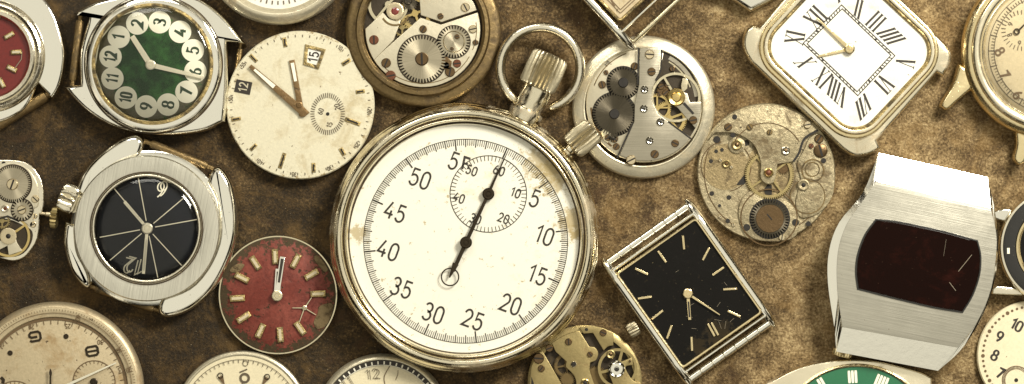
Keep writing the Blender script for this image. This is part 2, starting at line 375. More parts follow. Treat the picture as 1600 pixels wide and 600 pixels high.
    def spin(s, p0, d, prof, seg=48, knurl=0, kn=0):    # lathe about an axis lying anywhere
        from mathutils import Vector
        p0 = Vector(p0); d = Vector(d).normalized(); n1 = d.cross(Vector((0, 0, 1))).normalized(); n2 = n1.cross(d)
        rings = []
        for q in prof:
            t, r = q[0], q[1]; k = q[2] if len(q) > 2 else 0
            rings.append([tuple(p0+d*t+(n1*cos(2*pi*i/seg)+n2*sin(2*pi*i/seg))*(r-(knurl*k*(.5-.5*cos(2*pi*i*kn/seg)) if kn else 0))) for i in range(seg)])
        return s.loops(rings, cap0=True, cap1=True)
    def gear(s, r, n, dep, z0, z1, hole=0, duty=.5):
        P = []
        for i in range(n):
            for f, rr in ((-.30, r-dep), (-.16, r), (.16, r), (.30, r-dep)):
                a = 2*pi*(i+f)/n; P.append((rr*cos(a), rr*sin(a)))
        if not hole: return s.prism(P, z0, z1)
        Q = [(hole*cos(atan2(y, x)), hole*sin(atan2(y, x))) for x, y in P]
        return s.loops([[(x, y, z0) for x, y in Q], [(x, y, z1) for x, y in Q], [(x, y, z1) for x, y in P], [(x, y, z0) for x, y in P]])
    def done(s, name, m, par, loc=(0, 0), z=0, ang=38):
        b = s.b; bmesh.ops.recalc_face_normals(b, faces=b.faces) if len(b.faces) > 1 else None
        if all(abs(f.normal.z) > .999 for f in b.faces):
            for f in b.faces:
                if f.normal.z < 0: f.normal_flip()
        for f in b.faces: f.smooth = True
        for e_ in b.edges:
            if len(e_.link_faces) == 2 and e_.calc_face_angle(0) > radians(ang): e_.smooth = False
        me = bpy.data.meshes.new(name); b.to_mesh(me); b.free(); me.materials.append(M[m])
        o = bpy.data.objects.new(name, me); S.collection.objects.link(o); o.location = (loc[0], loc[1], z)
        if par is not None: o.parent = par.o if isinstance(par, Thing) else par
        return o
# ---------------- stroke lettering ----------------
def A_(cx, cy, rx, ry, a0, a1, n=12): return [(cx+rx*cos(radians(a0+(a1-a0)*i/n)), cy+ry*sin(radians(a0+(a1-a0)*i/n))) for i in range(n+1)]
G = {
 '0': (.6, [(A_(.3, .70, .27, .30, 0, 180)+A_(.3, .30, .27, .30, 180, 360), 1)]),
 '1': (.42, [([(.02, .76), (.30, 1.0), (.30, 0)], 0)]),
 '2': (.6, [(A_(.3, .71, .26, .29, 168, -35)+[(.03, .02), (.60, .02)], 0)]),
 '3': (.6, [(A_(.28, .74, .25, .26, 155, -80)+A_(.28, .25, .28, .27, 85, -155), 0)]),
 '4': (.62, [([(.36, 1), (.02, .27), (.62, .27)], 0), ([(.44, .50), (.44, 0)], 0)]),
 '5': (.6, [([(.55, .98), (.12, .98), (.08, .54)]+A_(.29, .32, .29, .32, 125, -155), 0)]),
 '6': (.6, [(A_(.3, .29, .27, .29, 150, 510), 0), ([(.045, .40), (.11, .62), (.22, .82), (.38, 1)], 0)]),
 '7': (.56, [([(0, .98), (.56, .98), (.18, 0)], 0)]),
 '8': (.6, [(A_(.3, .75, .23, .25, 0, 360), 1), (A_(.3, .26, .28, .27, 0, 360), 1)]),
 '9': (.6, [(A_(.3, .71, .27, .29, -30, 330), 0), ([(.555, .60), (.49, .38), (.38, .18), (.22, 0)], 0)]),
 'I': (.28, [([(.12, 0), (.12, 1)], 0), ([(0, .015), (.24, .015)], 0), ([(0, .985), (.24, .985)], 0)]),
 'V': (.60, [([(.10, 1), (.34, 0)], 0), ([(.34, 0), (.54, 1)], 2), ([(0, .985), (.22, .985)], 0), ([(.43, .985), (.66, .985)], 0)]),
 'X': (.62, [([(.08, 1), (.54, 0)], 0), ([(.54, 1), (.08, 0)], 2), ([(0, .985), (.2, .985)], 0), ([(.42, .985), (.64, .985)], 0), ([(0, .015), (.2, .015)], 0), ([(.42, .015), (.64, .015)], 0)]),
}
def text(mb, t, c, h, rot, z, w=.12, gap=.14, wide=1.0, nib=0, ex=None, roman=0):
    """letters of height h centred on c; rot = degrees clockwise from upright; w = stroke width / h"""
    tot = sum(G[k][0] for k in t)*wide+gap*(len(t)-1); x = -tot/2
    up = (sin(radians(rot)), cos(radians(rot))); rt = ex or (up[1], -up[0])
    for k in t:
        adv, strokes = G[k]
        for P, fl in strokes:
            Q = [(c[0]+h*((x+px*wide)*rt[0]+(py-.5)*up[0]), c[1]+h*((x+px*wide)*rt[1]+(py-.5)*up[1])) for px, py in P]
            ww = w*h
            if roman and (fl == 2): ww *= .28
            if roman and len(P) == 2 and P[0][1] == P[1][1]: ww *= .35
            mb.ribbon(Q, ww, z, fl == 1, nib, atan2(rt[1], rt[0]))
        x += adv*wide+gap
def num(par, m, t, c, h, rot, z, *a, name='numeral', T=None, **k):
    """one printed number as its own part"""
    mb = MB(); text(mb, t, (0, 0), h, rot, 0, *a, **k); return mb.done(name, m, par, c, z)
def screw(T, x, y, r, z, m='screw', slot=None, h=.03):
    r *= T.u; c = T.p(x, y)
    o = MB().lathe([(r, -.02), (r, h*.6), (r*.85, h), (0, h)], seg=24).done('screw', m, T, c, z)
    a = slot if slot is not None else random.uniform(0, 180)
    MB().box((0, 0), r*1.7, r*.30, a, h-.004, h+.003).done('slot', 'hole', o)
def jewel(T, x, y, r, z, m='screwlight', c_='ruby', hr=.45):
    R = r*T.u; c = T.p(x, y)
    o = MB().lathe([(R, -.02), (R, .02), (R*.8, .028), (R*hr, .012), (0, .012)], seg=28).done('jewel', m, T, c, z)
    MB().lathe([(R*hr, .012), (R*hr*.6, .024), (0, .026)], seg=18).done('stone', c_, o)
def holes(T, L, z, name='hole'):
    for q in L:
        x, y, r = q; MB().lathe([(r*T.u, 0), (r*T.u, .004), (0, .004)], seg=20).done(name, 'hole', T, T.p(x, y), z)
def needle(P0, P1, w0, w1):
    l = hypot(P1[0]-P0[0], P1[1]-P0[1]); n = (-(P1[1]-P0[1])/l, (P1[0]-P0[0])/l)
    return [(P0[0]+n[0]*w0/2, P0[1]+n[1]*w0/2), (P0[0]-n[0]*w0/2, P0[1]-n[1]*w0/2), (P1[0]-n[0]*w1/2, P1[1]-n[1]*w1/2), (P1[0]+n[0]*w1/2, P1[1]+n[1]*w1/2)]
def hand(T, name, a, b, w0, w1, z, m, th=.012, mid=None):
    """a,b in photo pixels"""
    A, B = T.p(*a), T.p(*b); u = T.u
    return MB().prism(needle(A, B, w0*u, w1*u), z, z+th, .002).done(name, m, T)
def bar_marker(T, x, y, l, w, ang, z, m, name='hour_marker', h=.03, bev=.008, inner=None):
    """ang = degrees in photo (y down) of long side"""
    o = MB().box((0, 0), l*T.u, w*T.u, -ang, 0, h, bev).done(name, m, T, T.p(x, y), z)
    if inner: MB().box((0, 0), l*T.u*.74, w*T.u*.42, -ang, h-.002, h+.004).done('inlay', inner, o)
    return o
def spring_bar(T, a, b, r, z, m='bar', thin=.55, seg=0):
    A, B = T.p(*a), T.p(*b); r *= T.u; L = hypot(B[0]-A[0], B[1]-A[1])
    if seg:
        prof = []; n = seg
        for i in range(n):
            t0, t1 = L*i/n, L*(i+1)/n; prof += [(t0+.002, r*.78), (t0+.012, r), (t1-.012, r), (t1-.002, r*.78)]
    else: prof = [(0, r*thin), (.10*L, r*thin), (.105*L, r*.9), (.13*L, r), (.87*L, r), (.895*L, r*.9), (.9*L, r*thin), (L, r*thin)]
    return MB().spin((A[0], A[1], z), (B[0]-A[0], B[1]-A[1], 0), prof, 20).done('spring_bar', m, T)
def crown(T, a, b, r, z, m, kn=22, name='crown', neck=None, dep=.12):
    """knurled crown from a (inner) to b (outer)"""
    A, B = T.p(*a), T.p(*b); L = hypot(B[0]-A[0], B[1]-A[1]); r *= T.u; e_ = min(.06, .15*L)
    pr = [(0, r*.75), (e_*.3, r*.9), (e_, r, 1), (L*.5, r*1.02, 1), (L-e_, r, 1), (L-e_*.3, r*.9), (L, r*.74)]
    return MB().spin((A[0], A[1], z), (B[0]-A[0], B[1]-A[1], 0), pr, kn*6, r*dep, kn).done(name, m, T, ang=35)

# ---------------- the table ----------------
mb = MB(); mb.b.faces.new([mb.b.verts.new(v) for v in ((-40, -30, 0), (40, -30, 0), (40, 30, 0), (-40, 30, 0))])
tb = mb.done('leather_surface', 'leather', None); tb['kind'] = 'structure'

# ================= STOPWATCH =================
T = Thing('stopwatch', 'large nickel stopwatch with ivory dial, wire bow ring and ribbed side button', 'stopwatch', 725, 372, .62)
u = T.u
prof = crv([(0, .02), (1.7, .02), (1.95, .06), (2.07, .16), (2.11, .24), (2.125, .30), (2.12, .37), (2.085, .435), (2.05, .43), (2.02, .41)], 4)
MB().lathe([(r*u*100, z) for r, z in prof]+[(1.7*u*100, .42)], seg=160).done('case', 'bezelnickel', T)
prof = [(2.085, .40), (2.090, .46), (2.075, .54), (2.03, .62), (1.97, .665), (1.92, .655), (1.895, .61), (1.888, .56)]
MB().lathe([(r*u*100, z) for r, z in crv(prof, 3)], seg=160).done('bezel', 'bezelnickel', T)
MB().lathe([(r*u*100, z) for r, z in ((1.90, .50), (1.895, .585), (1.872, .59), (1.87, .50))], seg=150).done('bezel_groove', 'crevice', T)
MB().lathe([(r*u*100, z) for r, z in crv([(1.878, .54), (1.872, .60), (1.855, .62), (1.835, .60), (1.820, .54), (1.81, .44)], 3)], seg=160).done('inner_ring', 'bezelnickel', T)
MB().lathe([(r*u*100, z) for r, z in ((1.815, .44), (1.82, .485), (1.80, .475), (1.795, .44))], seg=150).done('dial_gap', 'crevice', T)
DC = T.p(727.5, 377)
dial = MB().lathe([(1.83*u*100, .44), (1.83*u*100, .465), (0, .465)], seg=120).done('dial', 'enamel', T, DC)
zc = .472; R0 = 24.0; um = u*100
mb = MB(); mb.circ((0, 0), 1.60*um, .009, zc, 180)
mb.ticks((0, 0), 1.50*um, 1.60*um, 300, .0085, zc, R0); mb.ticks((0, 0), 1.475*um, 1.60*um, 60, .014, zc, R0); mb.ticks((0, 0), 1.42*um, 1.60*um, 12, .020, zc, R0)
mb.done('minute_track', 'ink', dial)
for t, x, y in (('5', 836, 310), ('10', 851, 368), ('15', 840, 430), ('20', 798, 476), ('25', 739, 500), ('30', 677, 490), ('35', 627, 450), ('40', 606, 391), ('45', 617, 331), ('50', 656, 279)):
    num(dial, 'ink', t, ((x-727.5)*u, (377-y)*u), 26.5*u, 20, zc, .112, .18, .82)
num(dial, 'ink', '5', ((709-727.5)*u, (377-251)*u), 26.5*u, 20, zc, .112, .18, .82)
mb = MB(); mb.ribbon([((722-727.5)*u, (377-264)*u), ((726-727.5)*u, (377-245)*u), ((735-727.5)*u, (377-248)*u)], 3.4*u, zc); mb.ribbon([((724-727.5)*u, (377-255)*u), ((731-727.5)*u, (377-256)*u)], 3.2*u, zc)
mb.done('numeral', 'ink', dial)
sc_ = (763, 303); sp = ((sc_[0]-727.5)*u, (377-sc_[1])*u)
mb = MB(); mb.circ((0, 0), 60*u, .012, zc); mb.ticks((0, 0), 52*u, 60*u, 60, .009, zc, R0); mb.ticks((0, 0), 46*u, 60*u, 6, .012, zc, R0)
for t, x, y in (('60', 780, 266), ('10', 806, 301), ('20', 787, 341), ('30', 743, 342), ('40', 717, 309), ('50', 737, 266)):
    text(mb, t, ((x-sc_[0])*u, (sc_[1]-y)*u), 13.5*u, 20, zc+.003, .14, .2, .85)
mb.done('minute_counter', 'ink', dial, sp)
def hub(T, name, x, y, r, z, m, h=.03, par=None):
    r *= T.u; o = MB().lathe([(r, 0), (r, h*.7), (r*.8, h), (r*.5, h), (r*.45, h*.6), (r*.3, h*.6), (r*.28, h*1.1), (0, h*1.15)], seg=32).done(name, m, T, T.p(x, y), z); return o
# sweep hand with counterweight ring
px0, px1 = T.p(728, 379), T.p(795, 233); tl = T.p(704, 432)
mb = MB(); mb.prism(needle(px0, T.p(766, 297), .060, .042), .53, .545, .003); mb.prism(needle(T.p(766, 297), px1, .030, .010), .53, .544)
mb.prism(needle(px0, T.p(708, 424), .065, .055), .53, .545, .003); mb.prism(needle(T.p(712, 412), T.p(702, 434), .10, .02), .531, .548, .003)
h_ = mb.done('sweep_hand', 'handblack', T)
MB().circ(T.p(703, 433), 13.5*u, .022, .535, 40).done('counterweight_ring', 'handblack', h_)
hub(T, 'hand_hub', 728, 379, 9.5, .545, 'handblack', .05)
hand(T, 'minute_counter_hand', (763, 303), (781, 262), 5, 2, .505, 'handblack'); hand(T, 'minute_counter_hand', (763, 303), (741, 350), 5, 5, .505, 'handblack')
hub(T, 'hand_hub', 763, 303, 9.5, .515, 'handblack', .05)
# neck, crown, bow
a, b = T.p(822, 176), T.p(846, 128); dv = (b[0]-a[0], b[1]-a[1], 0)
MB().spin((a[0], a[1], .34), dv, [(-.12, .25), (.0, .27), (.05, .26), (.07, .21), (.12, .20), (.18, .225), (.40, .235), (.46, .22), (.50, .17), (.60, .16)], 36).done('neck', 'bezelnickel', T)
crown(T, (838, 137), (862, 84), 30, .36, 'knurl', 24, dep=.2)
bc = T.p(844.5, 105)
P = [(bc[0]+63*u*cos(radians(a_)), bc[1]+64*u*sin(radians(a_)), .30+.10*sin(radians(a_))) for a_ in range(-76, 237, 6)]
rr = [.078]*len(P); rr[0] = rr[-1] = .05; rr[1] = rr[-2] = .072
MB().tube(P, rr, 18).done('bow_ring', 'chrome_worn', T)
a, b = T.p(884, 240), T.p(902, 222)
MB().spin((a[0], a[1], .33), (b[0]-a[0], b[1]-a[1], 0), [(0, .12), (.05, .13), (.07, .085), (.40, .085)], 24).done('button_stem', 'bezelnickel', T)
crown(T, (893, 231), (930, 200), 22, .36, 'knurl', 18, 'side_button', dep=.2)

# ================= generic pieces =================
def disc_watch_base(T, R, z1, m, name='plate', seg=112, z0=.01, c=None, e_=.02):
    R *= T.u; c = c or (0, 0)
    return MB().lathe([(R*.97, z0), (R, z0+e_), (R, z1-e_), (R-e_*.8, z1), (0, z1)], seg=seg).done(name, m, T, c)

# ================= RED LEFT WATCH =================
T = Thing('wristwatch', 'chrome wristwatch with clean deep red dial, cut off by the left edge', 'wristwatch', -20, 87, .45); u = T.u
out = catm([(-100, -40), (-20, -40), (40, -28), (80, 16), (97, 70), (97, 104), (90, 134), (79, 154, 1), (58, 130, 1), (30, 175), (-30, 195), (-90, 175), (-125, 110), (-125, 30)], 6)
MB().prism(T.pts(out), .03, .34, .05).done('case', 'chrome', T)
MB().lathe([(r*u, z) for r, z in ((89, .30), (89, .40), (86, .44), (81, .46), (77, .44), (75, .42), (72, .44), (67, .43), (63.5, .38), (63, .30))], seg=110).done('bezel', 'chrome_worn', T)
MB().lathe([(64*u, .345), (0, .36)], seg=64).done('dial', 'redclean', T)
for x, y, a_ in ((13, 55, -30), (24, 81, -3), (17, 107, 26), (1, 129, 62), (-8, 32, -60), (-50, 120, -50), (-62, 60, 30)): bar_marker(T, x, y, 17, 7.5, a_, .352, 'goldgrime', inner='palegold')
MB().ribbon(T.pts([(33, 80), (32, 92), (22, 106)]), .012, .366).done('hairline', 'scratch', T)
spring_bar(T, (82, 140), (-50, 222), 8.5, .2, thin=.7)

# ================= GREEN DIAL WATCH =================
T = Thing('wristwatch', 'chrome tonneau wristwatch with green dial and numerals on round cream discs', 'wristwatch', 238, 101, .5); u = T.u
out = catm([(111, 20, 1), (135, 6), (165, -4), (235, -16), (300, -8), (345, 22), (384, 69, 1), (353, 65, 1), (354, 120), (351, 168, 1), (349, 190, 1), (315, 205), (265, 211), (215, 208), (170, 196), (130, 171), (95, 134, 1), (122, 131, 1), (122, 80), (136, 26, 1)], 5)
MB().prism(T.pts(out), .03, .36, .07, 5, .10).done('case', 'chrome', T)
C = T.p(238, 100)
MB().lathe([(r*u, z) for r, z in crv([(108, .33), (107.5, .40), (105, .45), (98, .475), (95, .48)], 3)+[(94.5, .46), (93, .475), (90.5, .475), (88.5, .44), (87.5, .36)]], seg=120).done('bezel', 'chrome', T, C)
MB().lathe([(r*u, z) for r, z in ((95.5, .47), (95, .492), (91, .497), (89.5, .485), (89.5, .46))], seg=100).done('bezel_ring', 'goldgrime', T, C)
MB().lathe([(r*u, z) for r, z in ((109.5, .35), (109, .375), (107, .375), (106.5, .35))], seg=120).done('bezel_groove', 'crevice', T, C)
dl = MB().lathe([(88.5*u, .375), (0, .38)], seg=80).done('dial', 'green', T, C)
ps = [(248, 34, '3'), (280, 49, '4'), (300, 78, '5'), (304, 111, '6'), (290, 143, '7'), (261, 163, '8'), (227, 166, '9'), (195, 152, '10'), (174, 122, '11'), (171, 88, '12'), (184, 57, '1'), (213, 36, '2')]
for x, y, t in ps:
    q = T.p(x, y); c_ = (q[0]-C[0], q[1]-C[1])
    o = MB().lathe([(17.6*u, 0), (17.6*u, .004), (0, .005)], seg=36).done('number_disc', 'disc', dl, c_, .381)
    mb = MB(); text(mb, t, (0, 0), 18*u, -80, .0075, .22, .16, .85 if len(t) < 2 else .62, .55); mb.done('numeral', 'discgreen', o)
def baton(T, name, a, b, w0, w1, z, m, inl=None, f0=.25, f1=.93):
    o = hand(T, name, a, b, w0, w1, z, m, .014)
    if inl:
        A = tuple(a[i]+(b[i]-a[i])*f0 for i in (0, 1)); B = tuple(a[i]+(b[i]-a[i])*f1 for i in (0, 1))
        MB().prism(needle(T.p(*A), T.p(*B), w0*.5*T.u, w1*.6*T.u), z+.013, z+.018).done('inlay', inl, o)
    return o
baton(T, 'hour_hand', (234, 101), (205, 56), 9, 8, .40, 'handlight', 'lume'); baton(T, 'minute_hand', (234, 101), (317, 121), 8, 5, .42, 'handlight', 'lume')
hub(T, 'hand_hub', 234.5, 101, 8, .43, 'handlight', .03)
MB().lathe([(r*u, z) for r, z in ((90, .475), (86, .50), (60, .53), (30, .545), (0, .55))], seg=64).done('crystal', 'glass', T, C)
spring_bar(T, (122, 18), (108, 136), 6.5, .2); spring_bar(T, (373, 62), (358, 180), 5, .085)

# ================= STAR DIAL WATCH =================
T = Thing('wristwatch', 'steel wristwatch with brushed round bezel and midnight dial crossed by thin white rays', 'wristwatch', 229, 357, .52); u = T.u
lug = {}
MB().lathe([(r*u, z) for r, z in ((100, .04), (118, .10), (124, .2), (122, .3), (112, .34), (60, .34))], seg=100).done('case', 'chrome', T)
L1 = [(114, 300, 1), (125, 270), (148, 243), (178, 220), (203, 210), (217, 213), (223, 224), (217, 244, 1), (180, 262), (150, 290), (135, 320, 1)]
L2 = [(320, 286, 1), (326, 268), (338, 259), (352, 272), (363, 296), (369, 335), (367, 375), (352, 418), (330, 455), (300, 482), (275, 494), (256, 497), (246, 491), (244, 478), (250, 462, 1), (300, 440), (335, 380), (335, 320)]
L3 = [(98, 345, 1), (95, 380), (103, 415), (115, 437), (130, 451), (139, 448), (140, 432), (134, 415, 1), (122, 390), (120, 350, 1)]
for L in (L1, L2, L3): MB().prism(T.pts(catm(L, 5)), .05, .37, .10, 6, .13).done('lug', 'chrome', T)
C = T.p(228, 357)
MB().lathe([(r*u, z) for r, z in ((114, .34), (114.5, .41), (112.5, .435), (88, .455), (86.5, .45), (86, .43))], seg=130).done('bezel', 'steelring', T, C)
MB().lathe([(r*u, z) for r, z in crv([(86.5, .44), (85, .475), (82, .48), (80, .45), (79, .38)], 3)], seg=100).done('crystal_ring', 'chrome_worn', T, C)
MB().lathe([(r*u, z) for r, z in ((89, .45), (88.6, .476), (87.2, .478), (86.8, .45))], seg=120).done('bezel_groove', 'crevice', T, C)
dl = MB().lathe([(80*u, .385), (0, .39)], seg=80).done('dial', 'blue', T, C)
mb = MB()
for x, y in ((214, 275), (177, 295), (292, 304), (312, 342), (285, 418), (245, 434), (170, 407), (154, 371)):
    d = hypot(x-229, y-357); mb.ribbon([((229-228+(x-229)*12/d)*u, (-(y-357)*12/d)*u), ((x-228)*u, (357-y)*u)], .014, .394)
mb.done('rays', 'handlight', dl)
for t, x, y in (('6', 251, 296), ('12', 207, 416)):
    mb = MB()
    for k, wd in ((0, .10), (1, .10)):
        cc = ((2.4 if k else -2.4)*u, (.8 if k else -.8)*u); text(mb, t, cc, 24*u, 194, 0, .085, .24, .78)
    mb.done('numeral', 'lume', dl, ((x-228)*u, (357-y)*u), .393)
baton(T, 'hour_hand', (229, 357), (193, 315), 4.5, 5, .41, 'handlight', 'lume'); baton(T, 'minute_hand', (229, 357), (223, 428), 5, 5, .425, 'handlight', 'lume')
hub(T, 'hand_hub', 229, 357, 9, .435, 'handlight', .035)
MB().lathe([(r*u, z) for r, z in ((81, .465), (76, .50), (66, .525), (40, .545), (0, .555))], seg=64).done('crystal', 'glass', T, C)
spring_bar(T, (220, 219), (332, 264), 6.5, .2); spring_bar(T, (133, 447), (248, 488), 6.5, .2)
crown(T, (116, 315), (91, 305), 22, .28, 'chrome_worn', 12, dep=.25)

# ================= SILVER DATE DIAL =================
T = Thing('watch_dial', 'loose round silver-cream dial with date window reading 15 and two tarnished hands', 'watch dial', 469, 164, .24, z0=.10); u = T.u
dl = disc_watch_base(T, 116, .13, 'silverdial', 'dial', 128)
z = .136
mb = MB(); mb.ticks((0, 0), 106*u, 110*u, 60, .012, z, 14)
for k, (t, a_) in enumerate((('10', 25), ('15', 55), ('20', 85), ('25', 115), ('30', 145), ('35', 175), ('40', 205), ('50', 265), ('55', 295))):
    a2 = radians(a_+10); text(mb, t, (109*u*sin(a2), 109*u*cos(a2)), 6*u, a_+10, z, .2, .2, .8)
mb.done('minute_track', 'inkgrey', dl)
for x, y, l, w, a_ in ((396, 91, 15, 5.5, 45), (445, 66, 15, 6, 80), (541, 97, 15, 6.5, -32), (563, 143, 14, 6, -8), (551, 190, 25, 6.5, 20), (535, 237, 13, 6.5, 60), (490, 262, 15, 6, 88), (441, 251, 25, 6, -72), (396, 230, 13, 5.5, -45), (369, 186, 15, 5.5, -10)):
    bar_marker(T, x, y, l, w, a_, .128, 'goldgrime', h=.016, bev=.004, inner='hole')
    # worn metal ground where the print has rubbed away
o = MB().box((0, 0), 25*u, 20*u, -12, 0, .01).done('twelve_plate', 'ink', T, T.p(380, 136), .128)
mb = MB(); text(mb, '12', (0, 0), 13*u, -80, .013, .15, .2, .8); mb.done('numeral', 'palegold', o)
P = T.pts([(477, 69), (509, 77), (498, 108), (474, 101)])
o = MB().ring(P, [(0, .128), (0, .15), (.02, .155), (.05, .15), (.05, .13)]).done('date_window', 'goldgrime', T)
MB().prism(inset(P if area2(P) > 0 else P[::-1], .045), .128, .134).done('date_wheel', 'whitedial', o)
mb = MB(); text(mb, '15', T.p(490, 89), 14*u, -80, .137, .17, .2, .85); mb.done('date_number', 'ink', o)
mb = MB(); c = (0, 0)
for i in range(48):
    a_ = 2*pi*i/48; rx, ry = 27, 33; k0 = .76 + .0*i
    q0 = (rx*cos(a_)*k0, ry*sin(a_)*k0); q1 = (rx*cos(a_), ry*sin(a_)); mb.ribbon([(q0[0]*u, q0[1]*u), (q1[0]*u, q1[1]*u)], .013, z)
for t, x, y in (('60', 501, 174), ('20', 527, 167), ('15', 515, 195)): text(mb, t, ((x-512)*u, (178-y)*u), 7.5*u, -70 if t != '20' else -100, z, .17, .2, .8)
mb.done('seconds_track', 'inkgrey', dl, T.p(512, 178))
holes(T, [(512, 178, 2.8)], .131)
baton(T, 'minute_hand', (475, 176), (391, 103), 13, 6, .165, 'handbrown', 'lume', .55, .92); baton(T, 'hour_hand', (472, 181), (456, 94), 9, 9, .145, 'handbrown', 'lume', .62, .95)
MB().prism(T.pts([(464, 160), (470, 160), (474, 166), (484, 176), (477, 182), (470, 183), (466, 172)]), .142, .178, .004).done('hand_tail', 'handbrown', T)
hub(T, 'hand_hub', 468, 164, 5, .178, 'handbrown', .02)

# ================= RED CORRODED DIAL =================
T = Thing('watch_dial', 'loose round red dial with corroded rim and raised bar markers', 'watch dial', 434, 461, .14); u = T.u
MB().lathe([(r*u, z) for r, z in ((86, .01), (93, .02), (93.5, .08), (92.5, .11), (90, .11))], seg=110).done('rim', 'nickel', T)
MB().lathe([(91*u, .08), (90.5*u, .12), (88*u, .132), (0, .14)], seg=90).done('dial', 'red', T)
for x, y in ((430, 401), (462, 408), (487, 429), (497, 459), (469, 513), (438, 523), (407, 517), (381, 496), (371, 466), (378, 434), (399, 411)):
    bar_marker(T, x, y, 24, 10, math.degrees(atan2(y-462, x-433)), .134, 'goldgrime', h=.035, inner='agedcream')
for P in ([(500, 478), (517, 474), (520, 486), (510, 508), (496, 514), (490, 504), (496, 490)], [(360, 420), (372, 412), (382, 414), (374, 424), (362, 426)], [(498, 400), (512, 420), (506, 424), (490, 404)]):
    MB().prism(T.pts(catm(P, 4)), .12, .146, .006).done('rust_patch', 'rust', T)
baton(T, 'hour_hand', (433, 463), (436, 420), 10, 10, .165, 'chrome', 'ink', .3, .9); baton(T, 'minute_hand', (433, 463), (442, 401), 7, 8, .185, 'chrome', 'ink', .35, .95)
hub(T, 'hand_hub', 433.5, 462, 8.5, .195, 'nickel', .03)
o = hub(T, 'seconds_hand', 476, 481, 4, .15, 'nickel', .02)
for x, y in ((457, 481), (487, 465), (494, 492), (468, 503)):
    MB().prism(needle((0, 0), ((x-476)*u, (481-y)*u), .016, .010), .004, .012).done('pointer', 'nickel', o)

# ================= POCKET WATCH (top) =================
T = Thing('pocket_watch', 'aged nickel pocket watch with white dial, cut off by the top edge', 'pocket watch', 434, -81, .4); u = T.u
MB().lathe([(r*u, z) for r, z in crv([(30, .02), (95, .03), (113, .12), (119, .22), (117, .33), (110, .40), (105, .42), (102, .415), (100, .39), (97, .36), (94, .33)], 3)], seg=130).done('case', 'ringcream', T)
dl = MB().lathe([(95*u, .335), (0, .34)], seg=80).done('dial', 'whitedial', T)
mb = MB(); mb.ticks((0, 0), 82*u, 88*u, 60, .018, .344, 0); mb.ticks((0, 0), 64*u, 72*u, 60, .014, .344, 0); mb.done('minute_track', 'inkgrey', dl)

# ================= MOVEMENT IN BRASS CASE (top centre) =================
T = Thing('watch_movement', 'open-backed round watch in dull brown case showing pale movement with two ratchet wheels', 'watch movement', 660.5, 45, .38); u = T.u
MB().lathe([(r*u, z) for r, z in crv([(40, .02), (105, .03), (117, .09), (122, .16), (121, .22), (117, .25), (112, .26), (104, .27)], 3)], seg=130).done('case', 'dull', T)
MB().lathe([(r*u, z) for r, z in ((106, .24), (105, .35), (103, .385), (98, .39), (95, .37), (93.5, .33), (92, .24))], seg=130).done('case_ring', 'dull', T)
MB().lathe([(93*u, .20), (0, .20)], seg=80).done('base_plate', 'recess', T)
cx, cy = 660.5, 46
low = [(585, 91), (657, 27), (689, 38)]+arc(cx, cy, 90, -17.5, 148, 30)
MB().prism(T.pts(low), .2, .30, .008).done('barrel_bridge', 'plate', T)
MB().prism(T.pts([(655, -5), (657, 23), (690, 34)]+arc(cx, cy, 90, -20, -95, 16)), .2, .30, .008).done('train_bridge', 'plate', T)
MB().prism(T.pts(arc(cx, cy, 90, 148, 181, 8)+[(598, 19), (606, 28), (620, 33), (626, 31), (615, 62)]), .2, .31, .008).done('balance_cock', 'plate', T)
def wheel(T, name, x, y, R, n, m, z0, z1, dep=None, hole=0, spokes=0, sw=5, rot=0):
    uu = T.u; q = MB().gear(R*uu, n, (dep or R*.09)*uu, 0, z1-z0, hole*uu if hole else 0)
    if spokes:
        for i in range(spokes):
            a_ = radians(rot+360*i/spokes); q.prism(needle((0, 0), (hole*uu*1.02*cos(a_), hole*uu*1.02*sin(a_)), sw*uu, sw*uu*.8), .002, z1-z0-.003)
        q.lathe([(sw*1.3*uu, .001), (sw*1.3*uu, z1-z0+.004), (0, z1-z0+.004)], seg=20)
    return q.done(name, m, T, T.p(x, y), z0)
wheel(T, 'train_wheel', 648, 20, 26, 44, 'brassbright', .22, .24, 3, 19, 4, 4, 20); wheel(T, 'balance_wheel', 606, 6, 32, 120, 'nickel', .22, .25, .5, 27, 2, 4, 50)
MB().lathe([(39*u, 0), (39*u, .003), (0, .003)], seg=60).done('wheel_recess', 'recess', T, T.p(659, 92), .30); MB().lathe([(26.5*u, 0), (26.5*u, .003), (0, .003)], seg=60).done('wheel_recess', 'recess', T, T.p(709, 65), .30)
wheel(T, 'ratchet_wheel', 659, 92, 37, 46, 'gearsteel', .305, .34, 6); wheel(T, 'crown_wheel', 709, 65, 25, 32, 'gearsteel', .305, .335, 5)
MB().lathe([(15.5*u, 0), (16*u, .008), (17*u, 0)], seg=50).done('turned_groove', 'nickel', T, T.p(709, 65), .335)
for a0, a1, r_ in ((30, 140, 84), (-8, 22, 84)): MB().ribbon(T.pts(arc(cx, cy, r_, a0, a1, 20)), .012, .304).done('milled_groove', 'dull', T)
MB().prism(T.pts([(690, 92), (698, 88), (706, 96), (704, 108), (694, 108), (688, 100)]), .30, .33, .004).done('click', 'screw', T); MB().ribbon(T.pts(arc(617, 17, 22, 20, 150, 16)), .03, .315).done('regulator_scale', 'dull', T)
wheel(T, 'train_wheel', 628, 42, 15, 24, 'brass', .215, .235, 2.5, 11, 4, 3); wheel(T, 'train_wheel', 640, 4, 12, 20, 'geardark', .245, .27, 2.5)
screw(T, 659, 92, 10.5, .34, 'screw', 92, .05)
